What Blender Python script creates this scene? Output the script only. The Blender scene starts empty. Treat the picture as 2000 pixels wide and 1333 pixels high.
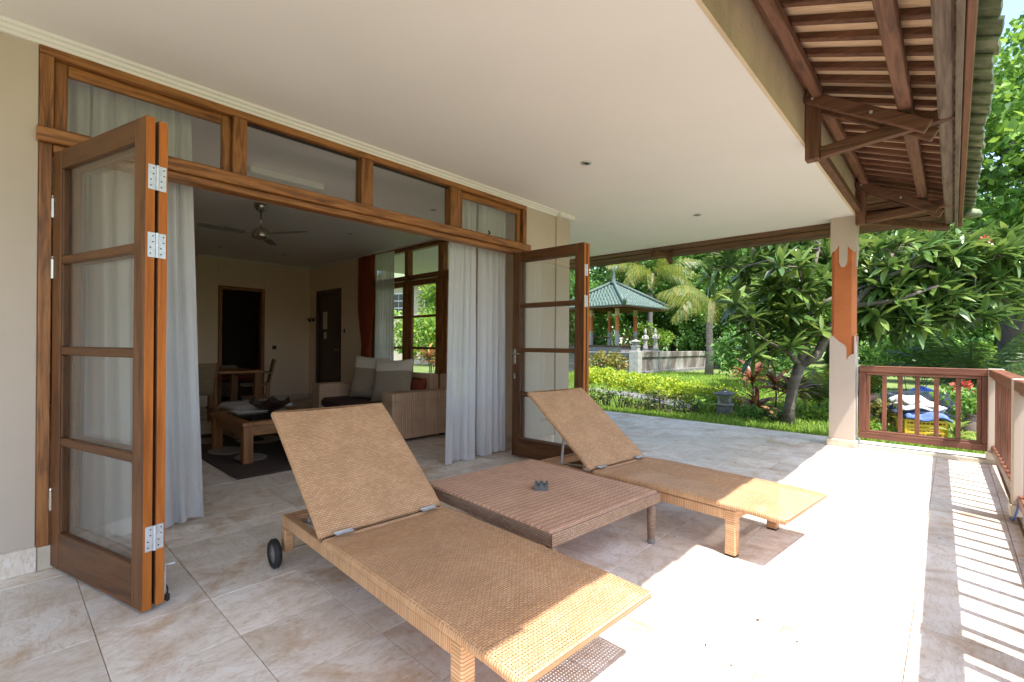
import bpy, math, random
import numpy as np
from mathutils import Vector, Matrix, Euler

# ---------------------------------------------------------------- camera, sky, sun, exposure
scene = bpy.context.scene
COL = scene.collection
R = math.radians

cam_data = bpy.data.cameras.new('camera')
cam = bpy.data.objects.new('camera', cam_data)
COL.objects.link(cam)
cam_data.sensor_width = 36.0
cam_data.lens = 931.0 / 2000.0 * 36.0
cam_data.shift_y = 8.1 / 2000.0
cam_data.clip_start = 0.05
cam_data.clip_end = 2000.0
cam.matrix_world = (Matrix.Translation((0, 0, 1.2)) @ Matrix.Rotation(R(42.8), 4, 'Z')
                    @ Matrix.Rotation(R(90), 4, 'X') @ Matrix.Rotation(R(0.49), 4, 'Z'))
scene.camera = cam

SUN_EL = 65.0
SUN_DIR = Vector((0.952 * math.cos(R(SUN_EL)), -0.305 * math.cos(R(SUN_EL)), math.sin(R(SUN_EL)))).normalized()
world = bpy.data.worlds.new('World')
scene.world = world
world.use_nodes = True
wn = world.node_tree.nodes
wl = world.node_tree.links
sky = wn.new('ShaderNodeTexSky')
sky.sky_type = 'NISHITA'
sky.sun_disc = False
sky.sun_elevation = R(SUN_EL)
sky.sun_rotation = math.atan2(SUN_DIR.x, SUN_DIR.y)
sky.air_density = 1.0
sky.dust_density = 1.5
sky.ozone_density = 1.0
wl.new(sky.outputs[0], wn['Background'].inputs[0])
wn['Background'].inputs[1].default_value = 0.15

sun_data = bpy.data.lights.new('sun', 'SUN')
sun_data.energy = 3.0
sun_data.angle = R(0.53)
sun_data.color = (1.0, 0.97, 0.93)
sun = bpy.data.objects.new('sun', sun_data)
COL.objects.link(sun)
sun.rotation_euler = SUN_DIR.to_track_quat('Z', 'Y').to_euler()

scene.view_settings.view_transform = 'Standard'
scene.view_settings.look = 'None'
scene.view_settings.gamma = 1.0
scene.view_settings.use_curve_mapping = False
scene.view_settings.exposure = 1.8
scene.render.engine = 'CYCLES'
cy = scene.cycles
cy.use_denoising = True
cy.max_bounces = 12
cy.diffuse_bounces = 8
cy.glossy_bounces = 4
cy.transmission_bounces = 6
cy.transparent_max_bounces = 24
cy.caustics_reflective = False
cy.caustics_refractive = False
cy.sample_clamp_indirect = 8.0

rng = np.random.default_rng(7)
random.seed(7)

# ---------------------------------------------------------------- materials
MATS = {}

def node_mat(name):
    m = bpy.data.materials.new(name)
    m.use_nodes = True
    nt = m.node_tree
    b = nt.nodes['Principled BSDF']
    MATS[name] = m
    return m, nt, b, nt.nodes['Material Output']

def N(nt, t, **kw):
    n = nt.nodes.new(t)
    for k, v in kw.items():
        if k[0] == 'i' and k[1:].isdigit():
            n.inputs[int(k[1:])].default_value = v
        else:
            setattr(n, k, v)
    return n

def ramp(nt, fac, stops, interp='LINEAR'):
    r = nt.nodes.new('ShaderNodeValToRGB')
    r.color_ramp.interpolation = interp
    e = r.color_ramp.elements
    while len(e) < len(stops):
        e.new(0.5)
    for i, (p, c) in enumerate(stops):
        e[i].position = p
        e[i].color = (c[0], c[1], c[2], 1) if len(c) == 3 else c
    nt.links.new(fac, r.inputs[0])
    return r.outputs[0]

def math_n(nt, op, a, b=None):
    n = nt.nodes.new('ShaderNodeMath')
    n.operation = op
    for i, v in enumerate((a, b)):
        if v is None:
            continue
        if isinstance(v, (int, float)):
            n.inputs[i].default_value = v
        else:
            nt.links.new(v, n.inputs[i])
    return n.outputs[0]

def mixc(nt, fac, a, b, mode='MIX'):
    n = nt.nodes.new('ShaderNodeMix')
    n.data_type = 'RGBA'
    n.blend_type = mode
    for sock, v in ((n.inputs[0], fac), (n.inputs[6], a), (n.inputs[7], b)):
        if isinstance(v, (int, float)):
            sock.default_value = v
        elif isinstance(v, tuple):
            sock.default_value = (v[0], v[1], v[2], 1)
        else:
            nt.links.new(v, sock)
    return n.outputs[2]

def coords(nt, kind='Object', scale=(1, 1, 1)):
    if kind == 'World':
        g = nt.nodes.new('ShaderNodeNewGeometry')
        out = g.outputs['Position']
    else:
        t = nt.nodes.new('ShaderNodeTexCoord')
        out = t.outputs[kind]
    mp = nt.nodes.new('ShaderNodeMapping')
    mp.inputs['Scale'].default_value = scale
    nt.links.new(out, mp.inputs['Vector'])
    return mp.outputs[0]

def noise(nt, vec, scale, detail=4, rough=.55, dist=0.0):
    n = N(nt, 'ShaderNodeTexNoise')
    n.inputs['Scale'].default_value = scale
    n.inputs['Detail'].default_value = detail
    n.inputs['Roughness'].default_value = rough
    n.inputs['Distortion'].default_value = dist
    if vec is not None:
        nt.links.new(vec, n.inputs['Vector'])
    return n.outputs[0]

def bump(nt, b, h, strength=.3, dist=.01):
    n = N(nt, 'ShaderNodeBump')
    n.inputs['Strength'].default_value = strength
    n.inputs['Distance'].default_value = dist
    nt.links.new(h, n.inputs['Height'])
    nt.links.new(n.outputs[0], b.inputs['Normal'])

def pm(name, stops, scale=5, stretch=(1, 1, 1), rough=.6, bmp=0.0, bscale=60, coord='Object', detail=5,
       dist=0.0, rand=0.0, metallic=0.0, spec=.5, bdist=.004, rvar=.12, coat=0.0):
    m, nt, b, out = node_mat(name)
    v = coords(nt, coord, stretch)
    f = noise(nt, v, scale, detail, .6, dist)
    c = ramp(nt, f, [(.28 + .44 * i / max(1, len(stops) - 1), s) for i, s in enumerate(stops)])
    if rand:
        oi = N(nt, 'ShaderNodeObjectInfo')
        k = math_n(nt, 'MULTIPLY_ADD', oi.outputs['Random'], rand * 2)
        k.node.inputs[2].default_value = 1 - rand
        hs = N(nt, 'ShaderNodeHueSaturation')
        nt.links.new(c, hs.inputs['Color'])
        nt.links.new(k, hs.inputs['Value'])
        c = hs.outputs[0]
    nt.links.new(c, b.inputs['Base Color'])
    rr = math_n(nt, 'MULTIPLY_ADD', f, rvar * 2)
    rr.node.inputs[2].default_value = rough - rvar
    nt.links.new(rr, b.inputs['Roughness'])
    b.inputs['Metallic'].default_value = metallic
    b.inputs['Specular IOR Level'].default_value = spec
    if coat:
        b.inputs['Coat Weight'].default_value = coat
        b.inputs['Coat Roughness'].default_value = .25
    if bmp:
        f2 = noise(nt, v, bscale, 5)
        bump(nt, b, f2, bmp, bdist)
    return m

def wood(name, dark, mid, light, axis, scale=3.0, rough=.45, rand=.18, spec=.4):
    st = [9, 9, 9]
    st[axis] = .7
    return pm(name, [dark, mid, light, mid], scale, tuple(st), rough, .25, 5, 'Object', 6, .6, rand, spec=spec)

for ax, nm in enumerate('xyz'):
    wood('teak_' + nm, (.075, .026, .0075), (.195, .072, .019), (.35, .145, .043), ax, scale=4.0)
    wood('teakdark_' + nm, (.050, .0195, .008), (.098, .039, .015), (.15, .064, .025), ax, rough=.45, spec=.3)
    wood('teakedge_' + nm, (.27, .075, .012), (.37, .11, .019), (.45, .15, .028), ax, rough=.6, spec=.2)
    wood('railwood_' + nm, (.085, .028, .015), (.145, .051, .027), (.205, .080, .044), ax, rough=.45)
    wood('darkwood_' + nm, (.060, .026, .014), (.115, .050, .027), (.19, .089, .051), ax, rough=.6)
    wood('greywood_' + nm, (.07, .050, .036), (.13, .092, .068), (.19, .145, .11), ax, rough=.75)
    wood('honey_' + nm, (.15, .06, .017), (.22, .092, .028), (.30, .13, .042), ax, rough=.4)
pm('wall_paint', [(.475, .39, .315), (.52, .43, .35), (.55, .455, .375)], .9, rough=.85, bmp=.10, bscale=140, coord='World', bdist=.002)
pm('interior_paint', [(.78, .60, .43), (.81, .63, .46), (.83, .65, .48)], .8, rough=.85, bmp=.05, bscale=120, coord='World', bdist=.002)
pm('ceiling_paint', [(.79, .75, .72), (.815, .775, .745), (.83, .79, .76)], .7, rough=.62, bmp=.12, bscale=2.2, coord='World', bdist=.02)
pm('cornice_paint', [(.79, .75, .71), (.82, .78, .74)], 2, rough=.7, coord='World')
pm('plinth_stone', [(.46, .38, .28), (.58, .50, .39), (.66, .59, .48)], 6, rough=.55, bmp=.1, coord='World')
pm('orange_paint', [(.42, .115, .028), (.50, .145, .038), (.54, .17, .05)], 3, rough=.7, bmp=.1, coord='World')
pm('matting', [(.50, .30, .155), (.66, .47, .30), (.75, .60, .44)], 8, (1, 14, 1), .8, .3, 20, 'World')
pm('white_stone', [(.22, .205, .175), (.33, .315, .28), (.42, .40, .365)], 7, rough=.8, bmp=.3, bscale=30, coord='World')
pm('grey_stone', [(.10, .10, .095), (.19, .185, .175), (.28, .27, .25)], 9, rough=.85, bmp=.5, bscale=26, coord='World', bdist=.01, rand=.2)
pm('slate', [(.07, .072, .075), (.13, .13, .13), (.20, .195, .18)], 6, (1, 1, 5), .85, .6, 14, 'World', bdist=.02, rand=.25)
pm('path_paving', [(.11, .105, .10), (.15, .143, .136), (.19, .18, .172)], 14, rough=.9, bmp=.5, bscale=60, coord='World', bdist=.006)
pm('grout', [(.36, .27, .19), (.46, .36, .27)], 20, rough=.9, coord='World')
pm('bark', [(.07, .055, .042), (.13, .105, .082), (.21, .175, .14)], 7, (1, 1, 2), .9, .7, 18, 'Object', bdist=.02)
pm('dark_bark', [(.035, .028, .022), (.07, .055, .042), (.12, .095, .075)], 6, (1, 1, .5), .9, .8, 12, 'Object', bdist=.03)
pm('palm_bark', [(.12, .095, .08), (.21, .17, .145), (.28, .235, .20)], 3, (1, 1, 9), .9, .7, 5, 'Object', bdist=.02)
pm('black_rubber', [(.012, .012, .013), (.02, .02, .021)], 20, rough=.65)
pm('grey_plastic', [(.19, .18, .17), (.24, .23, .22)], 10, rough=.5)
pm('dark_glass_top', [(.012, .010, .009), (.018, .015, .013)], 4, rough=.12, rvar=.03)
pm('steel', [(.55, .54, .53), (.68, .67, .66)], 25, rough=.3, metallic=1.0, rvar=.08)
pm('brass_nickel', [(.42, .38, .32), (.52, .48, .42)], 15, rough=.28, metallic=1.0, rvar=.06)
pm('galvanised', [(.50, .52, .54), (.62, .64, .66), (.70, .71, .72)], 45, rough=.5, metallic=.6)
pm('iron_dark', [(.03, .026, .023), (.055, .05, .045)], 30, rough=.55, metallic=.6)
pm('rug_plain', [(.050, .032, .024), (.075, .05, .037)], 60, rough=.95, bmp=.5, bscale=300, coord='World')
pm('rug_pale', [(.28, .235, .18), (.36, .305, .24)], 60, rough=.95, bmp=.5, bscale=300, coord='World')
pm('cushion_grey', [(.29, .225, .165), (.37, .295, .22)], 40, rough=.95, bmp=.3, bscale=200)
pm('cushion_cream', [(.62, .55, .46), (.70, .63, .53)], 30, rough=.95, bmp=.3, bscale=200)
pm('cushion_red', [(.20, .035, .015), (.27, .055, .022)], 30, rough=.95, bmp=.3, bscale=200)
pm('seat_brown', [(.055, .022, .017), (.085, .035, .026)], 30, rough=.95, bmp=.3, bscale=200)
pm('white_fabric', [(.46, .45, .43), (.56, .55, .53)], 20, rough=.95, bmp=.2, bscale=150)
pm('blue_fabric', [(.06, .10, .30), (.10, .16, .42), (.16, .23, .50)], 12, rough=.9, bmp=.2, bscale=150)
pm('navy_fabric', [(.02, .03, .06), (.035, .045, .09)], 12, rough=.9, bmp=.2, bscale=150)
pm('yellow_plastic', [(.60, .36, .01), (.70, .44, .02)], 8, rough=.4)
pm('dark_leaf_bowl', [(.030, .014, .010), (.06, .028, .018)], 14, rough=.35)
pm('dark_door', [(.035, .014, .009), (.060, .024, .014), (.075, .032, .018)], 3, (9, 9, .7), .35)
pm('paper', [(.62, .58, .50), (.70, .66, .58)], 10, rough=.8)
pm('white_plastic', [(.70, .69, .66), (.75, .74, .71)], 5, rough=.4)
pm('switch_black', [(.02, .018, .016), (.03, .027, .024)], 9, rough=.5)
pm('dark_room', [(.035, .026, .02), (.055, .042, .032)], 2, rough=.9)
pm('skin', [(.34, .18, .115), (.40, .22, .145)], 6, rough=.5)
pm('hair_black', [(.012, .010, .009), (.03, .025, .022)], 30, rough=.5)
pm('shirt_dark', [(.04, .045, .05), (.07, .075, .08)], 14, rough=.9)
pm('scooter_blue', [(.02, .10, .38), (.03, .13, .45)], 6, rough=.25, rvar=.05)
pm('scooter_black', [(.015, .015, .017), (.03, .03, .032)], 10, rough=.4)
pm('green_bag', [(.04, .16, .03), (.07, .24, .05)], 10, rough=.7)
pm('terracotta', [(.10, .07, .055), (.16, .115, .095)], 8, rough=.85, bmp=.2)
pm('ashtray_grey', [(.10, .10, .095), (.16, .155, .15)], 60, rough=.55)
pm('soil_dark', [(.03, .022, .014), (.06, .045, .03), (.09, .07, .05)], 12, rough=.95, bmp=.6, bscale=40, coord='World', bdist=.02)

def green_tile(name, a, b_, c, rough):
    return pm(name, [a, b_, c], 9, rough=rough, bmp=.4, bscale=24, coord='World', bdist=.006, rand=.22, rvar=.08)
green_tile('glazed_tile', (.032, .060, .046), (.056, .090, .070), (.115, .150, .120), .65)
green_tile('mossy_tile', (.085, .105, .05), (.17, .21, .105), (.34, .34, .22), .8)

# stained concrete of the eave beam
m, nt, b, out = node_mat('stained_concrete')
v = coords(nt, 'World', (1, 1, 1))
f1 = noise(nt, v, 2.2, 7, .6)
c1 = ramp(nt, f1, [(.3, (.58, .45, .29)), (.5, (.68, .545, .365)), (.7, (.74, .60, .41))])
v2 = coords(nt, 'World', (1, 1, .5))
f2 = noise(nt, v2, 2.4, 8, .65)
c2 = ramp(nt, f2, [(.50, (0, 0, 0)), (.75, (.6, .6, .6))])
col = mixc(nt, c2, c1, (.44, .34, .21))
sp = ramp(nt, noise(nt, v, 40, 3), [(.69, (0, 0, 0)), (.73, (1, 1, 1))])
col = mixc(nt, sp, col, (.10, .08, .05))
nt.links.new(col, b.inputs['Base Color'])
b.inputs['Roughness'].default_value = .9
bump(nt, b, noise(nt, v, 35, 6), .5, .006)

# travertine paving, each slab with its own veining
m, nt, b, out = node_mat('travertine')
oi = N(nt, 'ShaderNodeObjectInfo')
rnd = oi.outputs['Random']
g = N(nt, 'ShaderNodeNewGeometry')
va = N(nt, 'ShaderNodeVectorMath', operation='MULTIPLY')
va.inputs[1].default_value = (1.3, 4.0, 1)
vb = N(nt, 'ShaderNodeVectorMath', operation='MULTIPLY')
vb.inputs[1].default_value = (4.0, 1.3, 1)
nt.links.new(g.outputs['Position'], va.inputs[0])
nt.links.new(g.outputs['Position'], vb.inputs[0])
sel = math_n(nt, 'GREATER_THAN', math_n(nt, 'FRACT', math_n(nt, 'MULTIPLY', rnd, 7.13)), .45)
mx = N(nt, 'ShaderNodeMix', data_type='VECTOR')
nt.links.new(sel, mx.inputs[0])
nt.links.new(va.outputs[0], mx.inputs[4])
nt.links.new(vb.outputs[0], mx.inputs[5])
off = N(nt, 'ShaderNodeCombineXYZ')
nt.links.new(math_n(nt, 'MULTIPLY', rnd, 91.0), off.inputs[0])
nt.links.new(math_n(nt, 'MULTIPLY', rnd, 47.0), off.inputs[1])
ad = N(nt, 'ShaderNodeVectorMath', operation='ADD')
nt.links.new(mx.outputs[1], ad.inputs[0])
nt.links.new(off.outputs[0], ad.inputs[1])
iso = N(nt, 'ShaderNodeVectorMath', operation='ADD')
nt.links.new(g.outputs['Position'], iso.inputs[0])
nt.links.new(off.outputs[0], iso.inputs[1])
cloud = noise(nt, iso.outputs[0], 4.5, 10, .66, .8)
c1 = ramp(nt, cloud, [(.27, (.53, .405, .29)), (.40, (.685, .585, .475)), (.52, (.77, .70, .61)), (.66, (.83, .78, .715)), (.80, (.74, .65, .545))])
tone = math_n(nt, 'MULTIPLY_ADD', math_n(nt, 'FRACT', math_n(nt, 'MULTIPLY', rnd, 13.7)), .22)
tone.node.inputs[2].default_value = .93
hs = N(nt, 'ShaderNodeHueSaturation')
nt.links.new(c1, hs.inputs['Color'])
nt.links.new(tone, hs.inputs['Value'])
hs.inputs['Saturation'].default_value = .95
wv = coords(nt, 'World', (1, 1, 1))
rust = noise(nt, wv, 1.7, 9, .72, .7)
rm = ramp(nt, rust, [(.52, (0, 0, 0)), (.66, (.85, .85, .85))])
col = mixc(nt, rm, hs.outputs[0], (.50, .32, .175))
# thin veins running with the bed of each slab
vn = noise(nt, ad.outputs[0], 3.2, 8, .62, .8)
ridge = math_n(nt, 'ABSOLUTE', math_n(nt, 'SUBTRACT', vn, .5))
vm = ramp(nt, ridge, [(0.0, (.34, .34, .34)), (.03, (0, 0, 0))])
col = mixc(nt, vm, col, (.46, .33, .225))
fine = ramp(nt, noise(nt, ad.outputs[0], 12, 10, .8, .3), [(.36, (.80, .75, .69)), (.48, (1, 1, 1))])
col = mixc(nt, .8, col, fine, 'MULTIPLY')
pit = ramp(nt, noise(nt, ad.outputs[0], 30, 3, .5), [(.27, (1, 1, 1)), (.30, (0, 0, 0))])
col = mixc(nt, math_n(nt, 'MULTIPLY', pit, .85), col, (.14, .095, .06))
nt.links.new(col, b.inputs['Base Color'])
rr = ramp(nt, noise(nt, wv, 5, 6), [(.3, (.30, .30, .30)), (.7, (.52, .52, .52))])
nt.links.new(rr, b.inputs['Roughness'])
bh = math_n(nt, 'SUBTRACT', math_n(nt, 'MULTIPLY', fine, .4), pit)
bump(nt, b, bh, .25, .003)

def weave(name, c_lo, c_hi, c_gap, w, h, along, hole=0.0, rough=.55, stripe=0.0):
    """flat rattan weave in object space; along = axes carrying the strand length and rows"""
    m, nt, b, out = node_mat(name)
    t = N(nt, 'ShaderNodeTexCoord')
    sx = N(nt, 'ShaderNodeSeparateXYZ')
    nt.links.new(t.outputs['Object'], sx.inputs[0])
    cb = N(nt, 'ShaderNodeCombineXYZ')
    idx = {'x': 0, 'y': 1, 'z': 2}
    for k, a in enumerate(along):
        if len(a) == 1:
            nt.links.new(sx.outputs[idx[a]], cb.inputs[k])
        else:
            nt.links.new(math_n(nt, 'ADD', sx.outputs[idx[a[0]]], sx.outputs[idx[a[1]]]), cb.inputs[k])
    br = N(nt, 'ShaderNodeTexBrick')
    nt.links.new(cb.outputs[0], br.inputs['Vector'])
    br.offset = .5
    br.inputs['Color1'].default_value = (*c_lo, 1)
    br.inputs['Color2'].default_value = (*c_hi, 1)
    br.inputs['Mortar'].default_value = (*c_gap, 1)
    br.inputs['Scale'].default_value = 1.0
    br.inputs['Mortar Size'].default_value = h * .13
    br.inputs['Mortar Smooth'].default_value = .7
    br.inputs['Bias'].default_value = 0
    br.inputs['Brick Width'].default_value = w
    br.inputs['Row Height'].default_value = h
    oc = t.outputs['Object']
    var = ramp(nt, noise(nt, oc, 5, 4), [(.3, (.82, .80, .78)), (.7, (1.0, 1.0, 1.0))])
    cc_ = mixc(nt, 1.0, br.outputs['Color'], var, 'MULTIPLY')
    if stripe:
        tri = math_n(nt, 'ABSOLUTE', math_n(nt, 'SUBTRACT', math_n(nt, 'FRACT', math_n(nt, 'MULTIPLY', sx.outputs[0], 1 / stripe)), .5))
        cc_ = mixc(nt, 1.0, cc_, ramp(nt, tri, [(.02, (.66, .61, .58)), (.18, (1.06, 1.06, 1.06))]), 'MULTIPLY')
    nt.links.new(cc_, b.inputs['Base Color'])
    b.inputs['Roughness'].default_value = rough
    hh = math_n(nt, 'SUBTRACT', 1.0, br.outputs['Fac'])
    bump(nt, b, hh, .8, .003)
    if hole:
        p = .0135
        fx = math_n(nt, 'SUBTRACT', math_n(nt, 'FRACT', math_n(nt, 'MULTIPLY', sx.outputs[0], 1 / p)), .5)
        fy = math_n(nt, 'SUBTRACT', math_n(nt, 'FRACT', math_n(nt, 'MULTIPLY', sx.outputs[1], 1 / p)), .5)
        d = math_n(nt, 'ADD', math_n(nt, 'MULTIPLY', fx, fx), math_n(nt, 'MULTIPLY', fy, fy))
        a = math_n(nt, 'GREATER_THAN', d, (hole / p) ** 2)
        sn = N(nt, 'ShaderNodeSeparateXYZ')
        nt.links.new(t.outputs['Normal'], sn.inputs[0])
        flat = math_n(nt, 'LESS_THAN', math_n(nt, 'ABSOLUTE', sn.outputs[2]), .9)
        a = math_n(nt, 'MAXIMUM', a, flat)
        nt.links.new(a, b.inputs['Alpha'])
    return m

TAN = ((.62, .35, .175), (.76, .455, .245), (.32, .16, .075))
weave('rattan_seat', *TAN, .022, .0105, ('y', 'x'), hole=.0022)
weave('rattan_back', *TAN, .022, .0105, ('y', 'x'))
weave('rattan_side_x', *TAN, .9, .0115, ('z', 'xy'))
weave('rattan_leg', *TAN, .9, .0125, ('xy', 'z'))
UMB = ((.66, .385, .245), (.78, .48, .32), (.36, .19, .115))
weave('table_weave', *UMB, .04, .0125, ('y', 'x'), stripe=.0375)
weave('table_side', (.30, .19, .125), (.40, .27, .185), (.12, .07, .045), .03, .012, ('xy', 'z'))
weave('sofa_weave', (.56, .36, .23), (.66, .44, .29), (.34, .205, .13), .5, .028, ('z', 'xy'))
weave('chair_weave', (.30, .205, .115), (.38, .27, .16), (.13, .085, .045), .05, .02, ('xy', 'z'))

# clear pane
m, nt, b, out = node_mat('glass')
nt.nodes.remove(b)
tr = N(nt, 'ShaderNodeBsdfTransparent')
tr.inputs[0].default_value = (.97, .985, .975, 1)
gl = N(nt, 'ShaderNodeBsdfGlossy')
gl.inputs['Roughness'].default_value = .02
lw = N(nt, 'ShaderNodeLayerWeight')
lw.inputs[0].default_value = .5
fr_ = math_n(nt, 'MULTIPLY_ADD', math_n(nt, 'POWER', lw.outputs['Facing'], 4.5), .75)
fr_.node.inputs[2].default_value = .075
ms = N(nt, 'ShaderNodeMixShader')
nt.links.new(fr_, ms.inputs[0])
nt.links.new(tr.outputs[0], ms.inputs[1])
nt.links.new(gl.outputs[0], ms.inputs[2])
nt.links.new(ms.outputs[0], out.inputs[0])

def cloth(name, c, transp, transl):
    m, nt, b, out = node_mat(name)
    v = coords(nt, 'Object', (60, 60, 3))
    f = noise(nt, v, 6, 3)
    cc = ramp(nt, f, [(.3, tuple(x * .9 for x in c)), (.7, c)])
    nt.links.new(cc, b.inputs['Base Color'])
    b.inputs['Roughness'].default_value = .95
    b.inputs['Specular IOR Level'].default_value = .1
    tl = N(nt, 'ShaderNodeBsdfTranslucent')
    nt.links.new(cc, tl.inputs[0])
    t = N(nt, 'ShaderNodeBsdfTransparent')
    a1 = N(nt, 'ShaderNodeMixShader')
    a1.inputs[0].default_value = transl
    nt.links.new(b.outputs[0], a1.inputs[1])
    nt.links.new(tl.outputs[0], a1.inputs[2])
    a2 = N(nt, 'ShaderNodeMixShader')
    a2.inputs[0].default_value = transp
    nt.links.new(a1.outputs[0], a2.inputs[1])
    nt.links.new(t.outputs[0], a2.inputs[2])
    nt.links.new(a2.outputs[0], out.inputs[0])
cloth('sheer', (.80, .79, .79), .10, .30)
cloth('red_drape', (.34, .075, .032), 0.0, .25)

def leafmat(name, stops, rough=.42, trans=.30, spec=.4, per='island'):
    m, nt, b, out = node_mat(name)
    if per == 'island':
        r = N(nt, 'ShaderNodeNewGeometry').outputs['Random Per Island']
    else:
        r = N(nt, 'ShaderNodeObjectInfo').outputs['Random']
    c = ramp(nt, r, [(i / max(1, len(stops) - 1), s) for i, s in enumerate(stops)])
    vv = noise(nt, coords(nt, 'World'), 9, 3)
    c = mixc(nt, .5, c, ramp(nt, vv, [(.3, (.7, .7, .7)), (.7, (1.25, 1.25, 1.1))]), 'MULTIPLY')
    nt.links.new(c, b.inputs['Base Color'])
    b.inputs['Roughness'].default_value = rough
    b.inputs['Specular IOR Level'].default_value = spec
    tl = N(nt, 'ShaderNodeBsdfTranslucent')
    hs = N(nt, 'ShaderNodeHueSaturation')
    hs.inputs['Hue'].default_value = .48
    hs.inputs['Value'].default_value = 1.35
    nt.links.new(c, hs.inputs['Color'])
    nt.links.new(hs.outputs[0], tl.inputs[0])
    ms = N(nt, 'ShaderNodeMixShader')
    ms.inputs[0].default_value = trans
    nt.links.new(b.outputs[0], ms.inputs[1])
    nt.links.new(tl.outputs[0], ms.inputs[2])
    nt.links.new(ms.outputs[0], out.inputs[0])
    return m

leafmat('frangipani_leaf', [(0.047, 0.1008, 0.0246), (0.0784, 0.1546, 0.0336), (0.1288, 0.2184, 0.047), (0.2128, 0.2968, 0.0694)], .30, .26, .6, 'object')
leafmat('frangipani_mass', [(0.047, 0.1008, 0.0246), (0.0784, 0.1546, 0.0336), (0.1288, 0.2184, 0.047), (0.2128, 0.2968, 0.0694)], .30, .26, .6)
leafmat('tree_leaf_dark', [(0.0407, 0.1143, 0.0254), (0.0661, 0.1651, 0.033), (0.1143, 0.2415, 0.0458), (0.1779, 0.3304, 0.0508)], .5, .3)
leafmat('tree_leaf_mid', [(0.0598, 0.1495, 0.0279), (0.0997, 0.2193, 0.0359), (0.1694, 0.319, 0.0498), (0.2393, 0.3987, 0.0598)], .5, .35)
leafmat('tree_leaf_bright', [(0.0862, 0.1869, 0.023), (0.1437, 0.2731, 0.0316), (0.2156, 0.3594, 0.0431), (0.2875, 0.4025, 0.0431)], .5, .4)
leafmat('hedge_leaf', [(0.1343, 0.2407, 0.024), (0.2493, 0.3703, 0.0309), (0.3835, 0.4813, 0.0343), (0.5178, 0.5369, 0.0343)], .5, .35)
leafmat('shrub_leaf', [(0.0336, 0.072, 0.0168), (0.06, 0.108, 0.024), (0.108, 0.144, 0.036), (0.144, 0.102, 0.048)], .5, .3)
leafmat('croton_leaf', [(.09, .14, .03), (.17, .20, .04), (.28, .24, .05), (.24, .11, .05)], .4, .3)
leafmat('cordyline_leaf', [(.05, .075, .02), (.14, .045, .03), (.30, .10, .05), (.38, .22, .06)], .38, .3, .5)
leafmat('palm_leaf', [(0.084, 0.144, 0.024), (0.144, 0.204, 0.03), (0.228, 0.252, 0.036), (0.324, 0.276, 0.048)], .42, .35)
leafmat('palm_leaf_green', [(.035, .085, .02), (.06, .12, .025), (.09, .16, .03)], .42, .35)
leafmat('grass_blade', [(0.1202, 0.2423, 0.0396), (0.2059, 0.3483, 0.0566), (0.3261, 0.4844, 0.0791), (0.4459, 0.5753, 0.099)], .6, .35, .2)
leafmat('flower_red', [(0.4675, 0.068, 0.034), (0.527, 0.136, 0.068), (0.5525, 0.238, 0.153)], .5, .3)
leafmat('flower_violet', [(.30, .22, .55), (.42, .34, .65)], .5, .3)
leafmat('flower_yellow', [(.60, .40, .02), (.65, .48, .04)], .5, .3)
pm('lawn_ground', [(0.0975, 0.1386, 0.0372), (0.1462, 0.1943, 0.0473), (0.195, 0.2451, 0.0608)], 1.3, rough=.95, bmp=.6, bscale=50, coord='World', bdist=.03)

# ---------------------------------------------------------------- geometry helpers
def link(o, parent=None):
    COL.objects.link(o)
    if parent is not None:
        o.parent = parent
    return o

def meshdata(name, v, f, mat, smooth=False):
    me = bpy.data.meshes.new(name)
    me.from_pydata([tuple(p) for p in v], [], f)
    me.materials.append(MATS[mat])
    if smooth:
        me.shade_smooth()
    me.update()
    return me

def obj(name, data, parent=None, loc=None, rot=None, scale=None):
    o = bpy.data.objects.new(name, data)
    if loc is not None:
        o.location = loc
    if rot is not None:
        o.rotation_euler = rot
    if scale is not None:
        o.scale = scale
    return link(o, parent)

def tag(o, label, cat, group=None):
    o['label'] = label
    o['category'] = cat
    if group:
        o['group'] = group
    return o

def thing(name, label, cat, loc=(0, 0, 0), rz=0.0, group=None):
    o = bpy.data.objects.new(name, None)
    o.empty_display_size = .1
    o.location = loc
    o.rotation_euler = (0, 0, rz)
    link(o)
    return tag(o, label, cat, group)

def structure(o):
    o['kind'] = 'structure'
    return o

def stuff(o):
    o['kind'] = 'stuff'
    return o

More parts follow.
